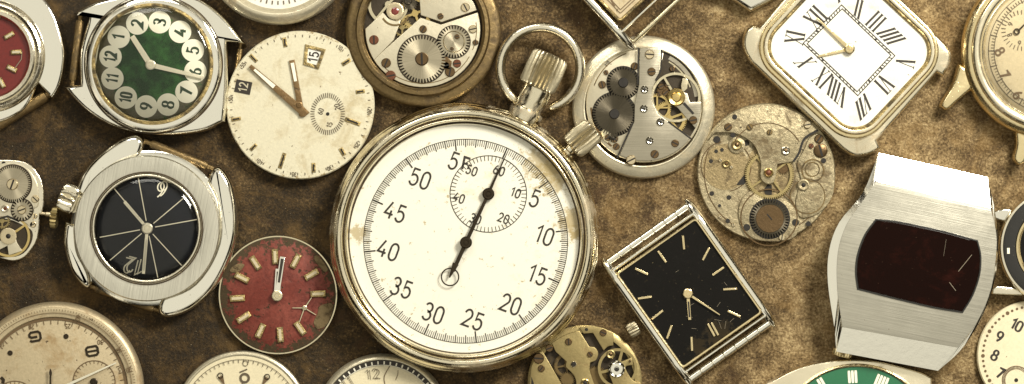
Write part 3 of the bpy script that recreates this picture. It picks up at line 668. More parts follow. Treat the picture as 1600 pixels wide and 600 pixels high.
for x, y, r, m in ((661, 45, 6, 'screw'), (688, 25, 5, 'screw'), (727, 11, 7, 'screwlight'), (739, 45, 6.5, 'screwlight'), (743, 66, 4.5, 'screw'), (603, 98, 7.5, 'screw'), (610, 118, 8, 'screwrust'), (584, 62, 7.5, 'screwrust'), (714, 99, 6.5, 'screwrust'), (703, 112, 8, 'screw'), (697, 102, 6, 'screw')): screw(T, x, y, r, .30, m)
screw(T, 714, 57, 4, .336, 'screw'); screw(T, 706, 76, 3, .336, 'screw'); jewel(T, 617, 17, 13.5, .315)
for x, y in ((637, 1),): screw(T, x, y, 6, .26, 'geardark')

# ================= MOVEMENT WITH CREAM RING =================
T = Thing('watch_movement', 'steel watch movement set in a wide cream ring, touching the ribbed button', 'watch movement', 1006, 167, .2); u = T.u
MB().lathe([(r*u, z) for r, z in ((100, .01), (111, .03), (112, .07), (111.5, .10), (108, .135), (97, .15), (94, .165), (92.5, .16), (91.5, .10))], seg=130).done('dial_ring', 'ringcream', T)
C = T.p(1007.5, 162); cx, cy = 1007.5, 162
MB().lathe([(92*u, .03), (91.5*u, .11), (90*u, .12), (0, .12)], seg=110).done('base_plate', 'plate', T, C)
MB().prism(T.pts([(998, 73), (997, 132), (991, 166), (988, 192), (965, 249)]+arc(cx, cy, 91, 118, 122, 2)+[(1000, 160)]), .1, .1235).done('gap', 'recess', T) if 0 else None
MB().prism(T.pts(arc(cx, cy, 88, -70, 62, 24)+[(1030, 190), (1018, 160), (1020, 130), (1033, 105)]), .10, .124).done('balance_recess', 'recess', T)
br = [(1000, 75), (998.5, 132), (992, 160), (991, 190)]+arc(cx, cy, 89, 116, 36, 24)+[(1028, 178), (1018, 156), (1019, 139), (1030, 116), (1032.5, 76)]
MB().prism(T.pts([q for q in br]), .12, .19, .006).done('train_bridge', 'plategrey', T)
for L in ([(998, 75), (996.5, 132)], [(989, 192), (964, 247)], [(1034, 78), (1032, 112), (1024, 126)], [(1044, 190), (1080, 217)]): MB().ribbon(T.pts(L), .025, .193).done('bridge_gap', 'hole', T)
wheel(T, 'train_wheel', 1046, 185, 28, 60, 'brassbright', .127, .150, 2.5, 21, 5, 4, 20); wheel(T, 'train_wheel', 1027, 168, 22, 50, 'brassbright', .152, .17, 2.5, 17, 4, 3, 0)
wheel(T, 'balance_wheel', 1056, 152, 39, 140, 'nickel', .165, .185, .4, 35, 2, 4, 120)
MB().prism(T.pts(arc(cx, cy, 88, -2, 26, 8)+[(1060, 170), (1048, 158), (1055, 140), (1074, 146), (1078, 160)]), .13, .215, .006).done('balance_cock', 'plategrey', T)
MB().prism(T.pts([(1064, 134), (1067, 122), (1075, 124), (1074, 138), (1066, 146)]), .13, .215, .004).done('regulator', 'nickel', T)
MB().prism(T.pts([(1066, 162), (1070, 160), (1085, 177), (1082, 179)]), .21, .225).done('regulator_pointer', 'hole', T)
MB().lathe([(r*u, z) for r, z in ((14, 0), (14, .03), (12, .045), (8, .03), (6, .05), (0, .055))], seg=40).done('balance_jewel', 'brassbright', T, T.p(1056.5, 152), .205)
for x, y, r in ((1033, 135, 5), (1040, 145, 5), (1030, 147, 4), (1043, 133, 4)): screw(T, x, y, r, .15, 'screw')
for q in ((974, 129, 26.5), (960, 178, 35)): MB().lathe([(q[2]*u, 0), (q[2]*u, .004), (0, .004)], seg=60).done('wheel_recess', 'hole', T, T.p(q[0], q[1]), .12)
wheel(T, 'crown_wheel', 974, 129, 25.5, 34, 'geardark', .13, .17, 5); wheel(T, 'ratchet_wheel', 960, 178, 34, 48, 'geardark', .13, .16, 5)
screw(T, 974, 129, 8, .168, 'hole'); screw(T, 960, 178, 8, .158, 'hole')
for x, y, r, z, m in ((1015, 85, 7.5, .19, 'screwlight'), (1018, 112, 6.5, .19, 'screw'), (1055, 224, 6, .19, 'screw'), (1023, 241, 6.5, .19, 'screw'), (986, 250, 7.5, .19, 'screwlight'), (979, 236, 5.5, .12, 'screw'),
    (963, 229, 5.5, .12, 'screw'), (960, 217, 6, .12, 'screw'), (950, 215, 5.5, .12, 'screw'), (941, 132, 6, .12, 'screw'), (947, 113, 4, .12, 'screw'), (992, 103, 6, .12, 'screw'), (1051, 107, 4.5, .125, 'screw'), (1083, 188, 6.5, .215, 'screw')): screw(T, x, y, r, z, m)
for x, y in ((1007, 140), (1006, 170), (1032, 190.5), (1015, 220)): jewel(T, x, y, 6.2, .19, 'chrome', 'hole', .42)
MB().ribbon(T.pts(arc(cx, cy, 84, 128, 176, 16)), .03, .124).done('milled_groove', 'screw', T); MB().ribbon(T.pts(arc(cx, cy, 84, 200, 250, 16)), .015, .124).done('milled_groove', 'brassdark', T)
MB().ribbon(T.pts(arc(cx, cy, 82, -62, -8, 16)), .06, .1265).done('milled_groove', 'plategrey', T); MB().ribbon(T.pts(arc(cx, cy, 76, -60, -20, 16)), .02, .1265).done('milled_groove', 'nickel', T)
wheel(T, 'click_wheel', 957, 213, 9, 14, 'geardark', .125, .15, 2.5); wheel(T, 'train_wheel', 1036, 142, 10, 18, 'screw', .13, .16, 2)
MB().prism(T.pts([(939, 205), (946, 200), (956, 209), (950, 224), (943, 219)]), .12, .14, .004).done('click', 'nickel', T)
mb = MB(); text(mb, '818', T.p(949, 99), 4.5*u, -55, .123, .18, .2, .9); mb.done('stamped_number', 'ink', T)

# ================= OLD PITTED MOVEMENT =================
T = Thing('watch_movement', 'pitted old round movement with dark toothed barrel wheel and a large open brass wheel', 'watch movement', 1198, 269, .2); u = T.u
disc_watch_base(T, 108, .13, 'plateold', 'base_plate', 120)
X = lambda x: 1090+x/2.727; Y = lambda y: 160+y/2.727
MB().lathe([(36*u, 0), (36*u, .004), (0, .004)], seg=50).done('sunk_plate', 'platedirty', T, T.p(X(120), Y(275)), .130)
MB().prism(T.pts(catm([(X(215), Y(235), 1), (X(262), Y(170)), (X(300), Y(200)), (X(400), Y(260)), (X(410), Y(330)), (X(370), Y(400)), (X(300), Y(410)), (X(230), Y(390)), (X(205), Y(330))], 5)), .12, .1345).done('wheel_recess', 'platedirty', T)
wheel(T, 'centre_wheel', X(307), Y(308), 38.5, 76, 'brass', .15, .175, 2.6, 32, 4, 3.5, 35)
br = [(X(75), Y(128), 1)]+[(q[0], q[1]) for q in arc(1198, 269, 104, 208, 309, 10)]+[(X(512), Y(118), 1), (X(455), Y(160)), (X(430), Y(215)), (X(412), Y(250)), (X(340), Y(262), 1), (X(332), Y(320)), (X(318), Y(345)), (X(290), Y(345)), (X(268), Y(318)), (X(268), Y(250)), (X(235), Y(175)), (X(160), Y(132))]
MB().prism(T.pts(catm(br, 4)), .12, .21, .008).done('train_bridge', 'plateold', T)
MB().ribbon(crv(T.pts([(X(512), Y(118)), (X(455), Y(155)), (X(432), Y(215)), (X(408), Y(252))]), 6), .035, .213).done('bridge_edge', 'hole', T)
MB().prism(T.pts(catm([(X(200), Y(545)), (X(175), Y(480)), (X(190), Y(410)), (X(240), Y(375)), (X(300), Y(420)), (X(380), Y(420)), (X(430), Y(480)), (X(425), Y(560)), (X(380), Y(588)), (X(300), Y(592)), (X(240), Y(580))], 5)), .12, .165, .008).done('barrel_bridge', 'plateold', T)
MB().circ(T.p(X(305), Y(490)), 44*u, .02, .168).done('bridge_groove', 'screw', T)
MB().lathe([(32*u, 0), (32*u, .003), (0, .003)], seg=50).done('wheel_recess', 'hole', T, T.p(X(308), Y(495)), .165)
for a0, a1, r_, q_ in ((150, 260, 38, (1134, 259)), (300, 440, 40, (1134, 259)), (200, 330, 58, (1198, 250)), (20, 110, 97, (1198, 269)), (120, 200, 97, (1198, 269))): MB().ribbon(T.pts(arc(q_[0], q_[1], r_, a0, a1, 24)), .014, .2145 if r_ == 58 else .1355).done('milled_groove', 'screw', T)
MB().prism(T.pts([(X(165), Y(352)), (X(200), Y(308)), (X(212), Y(330)), (X(200), Y(350))]), .13, .138).done('plate_opening', 'hole', T); MB().prism(T.pts([(X(282), Y(372)), (X(300), Y(350)), (X(318), Y(352)), (X(318), Y(395)), (X(290), Y(392))]), .13, .14).done('plate_opening', 'hole', T); wheel(T, 'train_wheel', X(365), Y(280), 10, 20, 'screw', .14, .15, 2.5)
wheel(T, 'barrel_wheel', X(308), Y(495), 30, 40, 'geardark', .17, .20, 5.5)
MB().lathe([(22*u, 0), (21.5*u, .008), (0, .008)], seg=48).done('barrel_cap', 'screw', T, T.p(X(308), Y(495)), .20)
MB().box((0, 0), 12*u, 2*u, -50, .0, .006).done('arbor_slot', 'hole', T, T.p(X(306), Y(488)), .207)
MB().prism(T.pts(catm([(X(455), Y(200)), (X(480), Y(150)), (X(530), Y(135)), (X(565), Y(220)), (X(585), Y(300)), (X(575), Y(400)), (X(520), Y(470)), (X(440), Y(490)), (X(420), Y(420)), (X(440), Y(330)), (X(425), Y(260))], 5)), .12, .16, .008).done('setting_bridge', 'plateold', T)
MB().circ(T.p(X(492), Y(290)), 17*u, .025, .164, 40).done('spring', 'brassdark', T); MB().circ(T.p(X(490), Y(285)), 11*u, .018, .166, 40).done('spring', 'brassdark', T)
MB().circ(T.p(X(470), Y(400)), 27*u, .018, .163, 50).done('bridge_groove', 'brassdark', T)
holes(T, [(X(a), Y(b), r) for a, b, r in ((83, 158, 5.5), (80, 208, 3), (105, 202, 3), (58, 250, 3.2), (62, 388, 3.6), (135, 405, 3.6), (95, 440, 2.6), (130, 505, 3.5), (210, 172, 4.5))], .134)
holes(T, [(X(a), Y(b), r) for a, b, r in ((210, 533, 5.5), (418, 512, 5.5), (473, 517, 4), (538, 248, 4))], .163)
holes(T, [(X(158), Y(62), 4), (X(150), Y(140), 4)], .211)
for a, b, r, z, m in ((468, 95, 6, .21, 'screwlight'), (130, 105, 6, .21, 'screw'), (222, 105, 5, .21, 'brassdark'), (307, 127, 4.5, .21, 'brassdark'), (518, 155, 7, .16, 'screw'), (525, 205, 11, .16, 'screw'), (360, 575, 5, .16, 'screwlight'), (485, 185, 4, .16, 'screwrust'), (98, 245, 3, .133, 'screwlight'), (145, 275, 3, .133, 'screwlight'), (97, 487, 3, .13, 'screwlight'), (155, 522, 3, .13, 'screwlight')): screw(T, X(a), Y(b), r, z, m)
MB().lathe([(13*u, 0), (13*u, .02), (12*u, .024), (0, .024)], seg=40).done('cap_plate', 'plateold', T, T.p(X(168), Y(182)), .133)
jewel(T, X(168), Y(180), 8.5, .158, 'brass', 'screw'); jewel(T, X(123), Y(262), 6.5, .135, 'brass', 'screw'); jewel(T, X(375), Y(206), 7, .21, 'chrome_worn', 'screw'); jewel(T, X(452), Y(352), 9, .16, 'plateold', 'hole', .4); jewel(T, X(302), Y(300), 7.5, .21, 'brassbright', 'screwrust', .55)

# ================= BRASS MOVEMENT (bottom) =================
T = Thing('watch_movement', 'brass watch movement with exposed balance wheel, half under the bottom of the large stopwatch', 'watch movement', 914, 598, .2); u = T.u
X = lambda x: 820+x/6; Y = lambda y: 500+y/6
MB().lathe([(r*u, z) for r, z in ((85, .01), (89, .03), (89.5, .12), (86, .14), (78, .14), (77, .08), (0, .08))], seg=120).done('base_plate', 'brass', T)
MB().lathe([(77.5*u, .084), (0, .085)], seg=80).done('recess_floor', 'recess', T)
MB().prism(T.pts(catm([(X(250), Y(215), 1), (X(380), Y(140)), (X(512), Y(100), 1), (X(605), Y(250), 1), (X(655), Y(258)), (X(690), Y(310)), (X(670), Y(375)), (X(615), Y(400), 1), (X(610), Y(470)), (X(640), Y(570)), (X(690), Y(720)), (X(650), Y(900), 1), (X(440), Y(900), 1), (X(480), Y(640)), (X(470), Y(540)), (X(425), Y(480)), (X(385), Y(440)), (X(390), Y(390), 1), (X(290), Y(300), 1)], 4)), .08, .18, .008).done('train_bridge', 'brass', T)
MB().prism(T.pts([(X(60), Y(440)), (X(90), Y(370)), (X(130), Y(310)), (X(165), Y(290)), (X(345), Y(600)), (X(345), Y(800)), (X(200), Y(980)), (X(60), Y(800)), (X(45), Y(600))]), .08, .18, .008).done('barrel_bridge', 'brass', T)
MB().prism(T.pts([(X(62), Y(530)), (X(100), Y(640)), (X(60), Y(660))]), .17, .185).done('bridge_opening', 'hole', T)
MB().prism(T.pts(catm([(X(512), Y(72), 1), (X(620), Y(60)), (X(740), Y(78)), (X(832), Y(128), 1), (X(832), Y(240), 1), (X(780), Y(250)), (X(740), Y(290), 1), (X(640), Y(122), 1), (X(552), Y(130), 1)], 3)), .08, .18, .008).done('upper_bridge', 'brass', T)
wheel(T, 'train_wheel', X(390), Y(430), 20, 60, 'brassdark', .09, .12, 2, 14, 4, 3, 10); wheel(T, 'train_wheel', X(670), Y(540), 18, 44, 'brassdark', .09, .12, 2.5, 0); wheel(T, 'train_wheel', X(400), Y(560), 12, 24, 'brassdark', .10, .13, 2.5, 0)
wheel(T, 'balance_wheel', X(870), Y(450), 31, 120, 'brass', .17, .20, .3, 26.5, 3, 5, 75)
MB().prism(T.pts(catm([(X(795), Y(520), 1), (X(820), Y(400)), (X(900), Y(390)), (X(1000), Y(350), 1), (X(1020), Y(420), 1), (X(945), Y(440)), (X(985), Y(530)), (X(1030), Y(575)), (X(1085), Y(585), 1), (X(1080), Y(800), 1), (X(880), Y(820), 1), (X(830), Y(620))], 4)), .12, .225, .008).done('balance_cock', 'brass', T)
MB().lathe([(r*u, z) for r, z in ((13, 0), (13, .02), (11.5, .03), (10, .022), (9, .03), (4, .03), (3, .01), (0, .01))], seg=40).done('balance_jewel', 'chrome', T, T.p(X(860), Y(458)), .225); holes(T, [(X(860), Y(462), 3)], .24)
jewel(T, X(805), Y(322), 7, .18, 'brass', 'screw')
for a, b, r, m in ((410, 205, 5.5, 'screw'), (735, 120, 5.5, 'screw'), (612, 322, 4.5, 'screw'), (155, 455, 5.5, 'screw'), (130, 360, 8.5, 'screw'), (230, 265, 6, 'screw'), (985, 385, 2, 'screw')): screw(T, X(a), Y(b), r, .18 if a < 900 else .225, m)
jewel(T, X(458), Y(415), 4.8, .18, 'chrome_worn', 'hole', .6); jewel(T, X(565), Y(592), 7, .18, 'brassbright', 'hole', .5); holes(T, [(X(578), Y(90), 2.6)], .18)

# ================= SMALL TONNEAU MOVEMENT (left) =================
T = Thing('watch_movement', 'small pale eight-sided movement with thin winding stem and wheel, at the left edge', 'watch movement', 10, 327, .2); u = T.u
R_ = [(0, 249), (39, 253), (60, 273), (67.5, 298), (66, 330), (61, 334, 1), (58, 372), (45, 394), (34, 404), (18, 408), (0, 404)]
P = catm(R_+[(-20, 404), (-40, 380), (-50, 330), (-42, 280), (-24, 252)], 3)
MB().prism(T.pts(P), .02, .16, .02).done('base_plate', 'chrome_worn', T)
MB().prism(T.pts(catm([(0, 256), (36, 259), (54, 278), (60, 300), (59, 322), (52, 328), (50, 355), (36, 346), (10, 338), (-20, 340), (-36, 320), (-30, 280)], 3)), .15, .20, .008).done('barrel_bridge', 'plate', T)
MB().prism(T.pts(catm([(-20, 345), (10, 342), (36, 352), (50, 362), (48, 380), (36, 396), (15, 402), (-20, 396)], 3)), .15, .164).done('balance_recess', 'recess', T)
MB().lathe([(30.5*u, 0), (30.5*u, .003), (0, .003)], seg=50).done('wheel_recess', 'recess', T, T.p(20, 287), .20); MB().lathe([(18*u, 0), (18*u, .003), (0, .003)], seg=50).done('wheel_recess', 'recess', T, T.p(34.5, 328), .20)
MB().ribbon(T.pts([(-6, 343), (12, 338), (30, 346)]), .03, .203).done('bridge_gap', 'hole', T); wheel(T, 'train_wheel', 3, 345, 13, 26, 'brass', .166, .18, 2.5, 9, 4, 3)
wheel(T, 'ratchet_wheel', 20, 287, 28.5, 52, 'gearsteel', .20, .235, 4); screw(T, 20, 288, 9, .235, 'screwlight', 70)
wheel(T, 'crown_wheel', 34.5, 328, 16.5, 20, 'gearsteel', .20, .23, 4.5); screw(T, 34.5, 328, 7, .228, 'screwlight', 20)
wheel(T, 'balance_wheel', 14, 369, 33, 90, 'brassbright', .17, .185, .4, 29, 2, 4, 35)
MB().prism(T.pts([(4, 360), (24, 360), (26, 378), (35, 392), (14, 399), (12, 384), (-20, 400), (-30, 385), (4, 375)]), .17, .225, .006).done('balance_cock', 'plate', T)
jewel(T, 13.5, 369, 13, .225, 'screwlight', 'hole', .3)
screw(T, 55, 311, 6, .19, 'screwlight'); screw(T, 51, 351, 5, .17, 'screwlight'); screw(T, 54, 338, 4, .17, 'screwlight'); jewel(T, 8, 326, 6, .20, 'plate', 'screwrust'); holes(T, [(5, 255, 3)], .165)
a, b = T.p(60, 333), T.p(92, 337)
MB().spin((a[0], a[1], .13), (b[0]-a[0], b[1]-a[1], 0), [(0, .030), (.10, .030), (.11, .045), (.18, .045), (.19, .03), (.26, .03)], 18).done('winding_stem', 'screwlight', T)
crown(T, (79, 339.5), (90, 341), 16.5, .165, 'brass', 16, 'stem_wheel', dep=.16)

# ================= SQUARE ROMAN WATCH =================
T = Thing('wristwatch', 'square gold wristwatch turned on its corner, white dial with black Roman numerals', 'wristwatch', 1328, 76, .5); u = T.u
out = [(1188, 41, 1), (1178, 37, 1), (1167, 46), (1162, 64), (1165, 80), (1174, 96, 1), (1318, 233, 1), (1334, 243), (1350, 244), (1366, 240), (1380, 231, 1), (1374, 219, 1), (1467, 113, 1), (1477, 119, 1), (1487, 101), (1490, 84), (1482, 68, 1), (1338, -81, 1), (1322, -91), (1306, -92), (1290, -87), (1276, -78, 1), (1281, -67, 1)]
MB().prism(T.pts(catm(out, 4)), .04, .33, .055, 4, .10).done('case', 'palegold', T)
def rl(prof, hx=103, hy=94, r=38, rot=-43): 
    mb = MB(); mb.loops([[(x, y, z) for x, y in rrect(0, 0, (hx+d)*u, (hy+d)*u, rot, (r+d)*u, 10)] for d, z in prof]); return mb
rl([(17.5, .26), (17, .37), (15.5, .40), (13, .41), (11, .405)]).done('bezel', 'gold', T)
rl([(11.5, .38), (11, .435), (9, .46), (6, .465), (4.5, .46)]).done('bezel_step', 'palegold', T)
rl([(5, .45), (3, .44), (1, .445), (-1, .43), (-2, .36)]).done('crystal_gasket', 'goldgrime', T)
P = rrect(0, 0, 103*u, 94*u, -43, 38*u, 10)
dl = MB().prism(P, .35, .405).done('dial', 'whitedial', T)
mb = MB(); z = .410
cs = [(1256, 67), (1316, 7), (1399.5, 86.5), (1341.5, 149)]; q = T.pts(cs); ctr = T.p(1328, 77)
qi = [(c_[0]+(ctr[0]-c_[0])*.085, c_[1]+(ctr[1]-c_[1])*.085) for c_ in q]
mb.ribbon(q, .015, z, True); mb.ribbon(qi, .015, z, True)
for a, b, c_, d in zip(q, q[1:]+q[:1], qi, qi[1:]+qi[:1]):
    for i in range(1, 15):
        t = i/15; mb.ribbon([(a[0]+(b[0]-a[0])*t, a[1]+(b[1]-a[1])*t), (c_[0]+(d[0]-c_[0])*t, c_[1]+(d[1]-c_[1])*t)], .012 if i % 5 else .03, z)
mb.done('chapter_ring', 'ink', dl)
e1 = (.73, -.68); e2 = (.68, .73)              # local directions of the two sides (y up)
rom = [('XII', 1275, 26, 0), ('XI', 1243, 58, 3), ('X', 1259, 97, 3), ('IX', 1286, 121, 3), ('VIII', 1309, 143, 3), ('VII', 1350, 165, 2), ('VI', 1383, 131, 2), ('V', 1416, 97, 2), ('IIII', 1394, 56, 1), ('III', 1370, 33, 1), ('II', 1343, 12, 1), ('I', 1310, -12, 0)]
mb = MB()
for t, x, y, side in rom:
    d = (x-1328, 76-y); L = hypot(*d); rot = math.degrees(atan2(d[0], d[1]))
    perp = (d[1]/L, -d[0]/L)
    sd = {0: e2, 1: e1, 2: (-e2[0], -e2[1]), 3: (-e1[0], -e1[1])}[side]
    if t in ('XI',): sd = perp
    if t == 'V': sd = perp
    num(dl, 'ink', t, T.p(x, y), 30*u, rot, z, .115, .05, .70, ex=sd, roman=1, name='roman_numeral')
hand(T, 'minute_hand', (1328, 76), (1277, 28), 6, 2.5, .44, 'gold'); hand(T, 'hour_hand', (1328, 76), (1279, 88), 6, 3, .425, 'gold')
hub(T, 'hand_hub', 1328, 76, 8, .45, 'gold', .04)

# ================= RECTANGULAR WATCHES =================
def tank(T, cx, cy, deg, hw, hl, dw, dh, bl, mcase, mdial, seg=0, barr=5.5, bz=.2, bend=.0, inner='gold'):
    u = T.u; C = T.p(cx, cy); rot = deg                           # deg ccw
    ca, sa = cos(radians(rot)), sin(radians(rot))
    Lc = lambda n, d: (C[0]+(n*ca-d*sa)*u, C[1]+(n*sa+d*ca)*u)
    def rl(hx, hy, prof, r=3):
        mb = MB(); mb.loops([[(x, y, z) for x, y in rrect(C[0], C[1], (hx+d)*u, (hy+d)*u, rot, max(r+d, 1)*u, 4)] for d, z in prof]); return mb
    rl(hw-5, hl, [(0, .06), (0, .30), (-1.5, .33), (-3.5, .335), (-5, .32)]).done('case', mcase, T)
    rl(dw, dh, [(5, .30), (4.5, .35), (3.2, .36), (1, .355), (0, .33), (-1, .28)]).done('bezel', inner, T)
    MB().prism(rrect(C[0], C[1], dw*u, dh*u, rot, 2*u, 2), .24, .315).done('dial', mdial, T)
    for s_ in (-1, 1):
        A, B = Lc(s_*(hw-5), -bl), Lc(s_*(hw-5), bl)
        n = 24; P = []; rr = []
        for i in range(n+1):
            t = i/n; k = abs(2*t-1); P.append((A[0]+(B[0]-A[0])*t, A[1]+(B[1]-A[1])*t, .27-.13*max(0, k-.7)/.3)); rr.append(.078*(1 if k < .8 else 1.0)*(1 if i not in (0, n) else .45)*(1 if i not in (1, n-1) else 1))
        MB().tube(P, rr, 16).done('lug_bar', mcase, T)
        a, b = Lc(-hw+8, s_*(bl-9)), Lc(hw-8, s_*(bl-9))
        mm = (a[0]/u+T.cx, T.cy-a[1]/u), (b[0]/u+T.cx, T.cy-b[1]/u)
        spring_bar(T, mm[0], mm[1], barr, bz, mcase if seg else 'nickel', .8, seg)
    return Lc
T = Thing('wristwatch', 'slim rectangular silver wristwatch with scratched black dial and gold stick markers', 'wristwatch', 1077, 458, .38); u = T.u
tank(T, 1077, 458, 35.2, 85, 100, 73, 87, 121, 'chrome', 'black', 7, 6, .2)
for x, y, a_ in ((287, 172, -95), (222, 215, 55), (355, 207, -62), (160, 260, 25), (392, 259, -35), (170, 339, -8), (428, 313, -3), (208, 391, -38), (440, 388, 25), (244, 443, -70), (312, 479, 88), (371, 437, 62), (382, 434, 62)):
    bar_marker(T, 920+x/1.935, 290+y/1.935, 22, 3.6, a_, .315, 'gold', h=.02, bev=.004)
hand(T, 'minute_hand', (1075, 459), (1125, 492), 4, 1.6, .345, 'gold'); baton(T, 'hour_hand', (1075, 459), (1078, 500), 5, 4.5, .33, 'gold', 'hole', .3, .9)
hub(T, 'hand_hub', 1075, 459, 8, .34, 'gold', .035)
mb = MB()
for i in range(10):
    x, y = random.gauss(1110, 26), random.gauss(488, 26); a_ = random.uniform(0, pi); l = random.uniform(2, 14)
    if abs((x-1077)*.817-(y-458)*.576) < 58 and abs((x-1077)*.576+(y-458)*.817) < 74: mb.ribbon(T.pts([(x, y), (x+l*cos(a_), y+l*sin(a_))]), .004, .318)
mb.done('scratches', 'scratch', T)
crown(T, (998, 511), (982, 520), 12, .22, 'knurl', 14, dep=.14)
T = Thing('wristwatch', 'rectangular chrome wristwatch with tan dial, lug pointing down from the top edge', 'wristwatch', 961, -70, .48, z0=.15); u = T.u
tank(T, 961, -70, 43, 82, 97, 62, 78, 127, 'chrome', 'tandial', 0, 4, .15, inner='goldgrime')
mb = MB()
for k in (56, 52): 
    P = rrect(0, 0, k*T.u, (k+16)*T.u, 43, .01, 1); mb.ribbon(P, .015, .321, True)
mb.ribbon(T.pts([(960, 10), (952, -8)]), .03, .32); mb.ribbon(T.pts([(978, -6), (966, -20)]), .03, .32); mb.done('chapter_lines', 'inkfaded', T)

# ================= CHROME WATCH TIP (top) =================
T = Thing('wristwatch', 'polished chrome wristwatch case corner just peeking in beside the square gold one', 'wristwatch', 1150, -60, .3); u = T.u
MB().prism(T.pts(catm([(1090, -30), (1105, -75), (1150, -95), (1200, -80), (1235, -45), (1228, -15), (1205, 2), (1173, 18, 1), (1150, 2, 1), (1115, -12)], 4)), .04, .3, .09, 4).done('case', 'chrome', T)
MB().lathe([(r*u, z) for r, z in ((50, .25), (50, .33), (46, .37), (40, .37), (38, .30), (0, .30))], seg=50).done('bezel', 'chrome', T)

# ================= LED WATCH =================
T = Thing('wristwatch', 'wide brushed steel digital wristwatch with blank dark red screen', 'wristwatch', 1428, 410, .62); u = T.u
right = crv([(1545, 277), (1556, 335), (1560, 391), (1552, 450), (1530, 505), (1500, 549), (1467, 580)], 4)
left = crv([(1308, 550), (1304, 511), (1294, 442), (1296, 391), (1312, 347), (1348, 302), (1375, 239)], 4)
Rt = crv([(1548, 325), (1556, 360), (1557, 391), (1549, 450), (1527, 503), (1496, 543)], 4)
Lt = crv([(1316, 511), (1308, 450), (1309, 395), (1322, 352), (1345, 318), (1369, 283)], 4)
out = right+left
mb = MB()
P3 = lambda L, z: [(*T.p(*q), z) for q in L]
outl = [(*T.p(1428+(q[0]-1428)*.90, 410+(q[1]-410)*.95), .05) for q in out]
zo = lambda x, y: .62-max(0, (285+(x-1369)*.232)-y)*.0020-max(0, y-(511+(x-1316)*.178))*.0018
o2 = [(*T.p(*q), (zo(*q)-(.03 if (q in right or q in (left[0], left[-1])) else .035))) for q in out]
mb.loops([outl, o2])
# facets on top
top = [(*T.p(*q), .62) for q in Rt+Lt]
bev = mb.b
vo = [bev.verts.new(v) for v in o2]; vt = [bev.verts.new(v) for v in top]
nr, nl, tr_, tl_ = len(right), len(left), len(Rt), len(Lt)
def strip(a, b):
    i = j = 0
    while i < len(a)-1 or j < len(b)-1:
        if j >= len(b)-1 or (i < len(a)-1 and (i+1)/(len(a)-1) <= (j+1)/(len(b)-1)): bev.faces.new((a[i], a[i+1], b[j])); i += 1
        else: bev.faces.new((a[i], b[j+1], b[j])); j += 1
ri = max(range(nr), key=lambda i: -hypot(right[i][0]-1500, right[i][1]-549)); 
strip(vo[:nr], vt[:tr_]); strip(vo[nr:], vt[tr_:])
bev.faces.new((vo[-1], vo[0], vt[0], vt[-1])); bev.faces.new((vo[nr-1], vo[nr], vt[tr_], vt[tr_-1]))
mb.done('case', 'chrome', T, ang=14)
MB().prism([v[:2] for v in top], .61, .626, .004).done('face_plate', 'steelface', T)
sc = crv([(1369, 344), (1400, 347), (1440, 355), (1480, 364), (1526, 377)], 3)+crv([(1526, 377), (1531, 400), (1529, 430), (1518, 462), (1503, 487)], 4)[1:]+crv([(1503, 487), (1460, 480), (1400, 466), (1341, 451)], 3)[1:]+crv([(1341, 451), (1338, 425), (1341, 398), (1352, 368), (1369, 344)], 4)[1:-1]
MB().ring(T.pts(sc), [(-.025, .62), (-.02, .645), (0, .648), (.01, .64), (.012, .63)]).done('screen_frame', 'blackring', T)
scr = MB().prism(T.pts(sc), .61, .645, .03, 3, .012).done('screen', 'screen', T)
for a_, b_, w_ in (((1518, 398), (1497, 424), .008), ((1483, 441), (1493, 454), .008), ((1478, 374), (1474, 400), .003)): MB().ribbon(T.pts([a_, b_]), w_, .648).done('scratch', 'scratch', scr)
crown(T, (1322, 548), (1319, 560), 15, .22, 'gold', 22, dep=.1)

# ================= GOLD CHRONOGRAPH (right) =================
T = Thing('wristwatch', 'gold chronograph wristwatch with cream dial and pointed lug, cut off by the right edge', 'wristwatch', 1643, 79, .5); u = T.u
MB().lathe([(r*u, z) for r, z in crv([(60, .02), (122, .06), (135, .16), (138, .26), (136, .35), (130, .41), (124, .43)], 3)+[(120, .36), (100, .36)]], seg=140).done('case', 'gold', T)
MB().lathe([(r*u, z) for r, z in crv([(124, .42), (123, .47), (118, .50), (112, .49), (110, .47)], 3)+[(109.5, .455), (107, .47), (104, .465), (102, .40)]], seg=140).done('bezel', 'palegold', T)
MB().prism(T.pts(catm([(1502, 98, 1), (1492, 130), (1474, 160), (1477, 169), (1485, 170), (1500, 157), (1520, 140, 1), (1530, 120, 1)], 4)), .06, .34, .05, 4).done('lug', 'gold', T)
MB().prism(T.pts(catm([(1590, 200, 1), (1592, 225), (1588, 247), (1596, 257), (1606, 252), (1612, 230), (1616, 205, 1)], 4)), .06, .30, .05, 4).done('lug', 'gold', T)
dl = MB().lathe([(104*u, .40), (0, .405)], seg=90).done('dial', 'agedcream', T)
mb = MB(); mb.circ((0, 0), 97*u, .01, .41, 120); mb.circ((0, 0), 88*u, .01, .41, 120); mb.ticks((0, 0), 88*u, 93*u, 120, .01, .41); mb.ticks((0, 0), 86*u, 97*u, 24, .014, .41); mb.done('minute_track', 'inkgrey', dl)
mb = MB()
for t, x, y in (('8', 1564, 80), ('7', 1571, 116), ('6', 1592, 148)): num(dl, 'inkfaded', t, ((x-1643)*u, (79-y)*u), 15*u, 58, .411, .22, .1, 1.0, .4)
mb = MB(); mb.ticks((0, 0), 25*u, 32*u, 30, .012, .41)
for t, a_ in (('9', 300), ('8', 250), ('6', 190)): text(mb, t, (20*u*sin(radians(a_)), 20*u*cos(radians(a_))), 7*u, a_, .411, .17, .1)
mb.done('subdial', 'inkgrey', dl, T.p(1598, 47))
o = hand(T, 'subdial_hand', (1592, 48), (1607, 33), 3, 2, .42, 'handblack'); MB().circ(T.p(1590, 49), 4*u, .025, .43, 24).done('hand_ring', 'handblack', o)
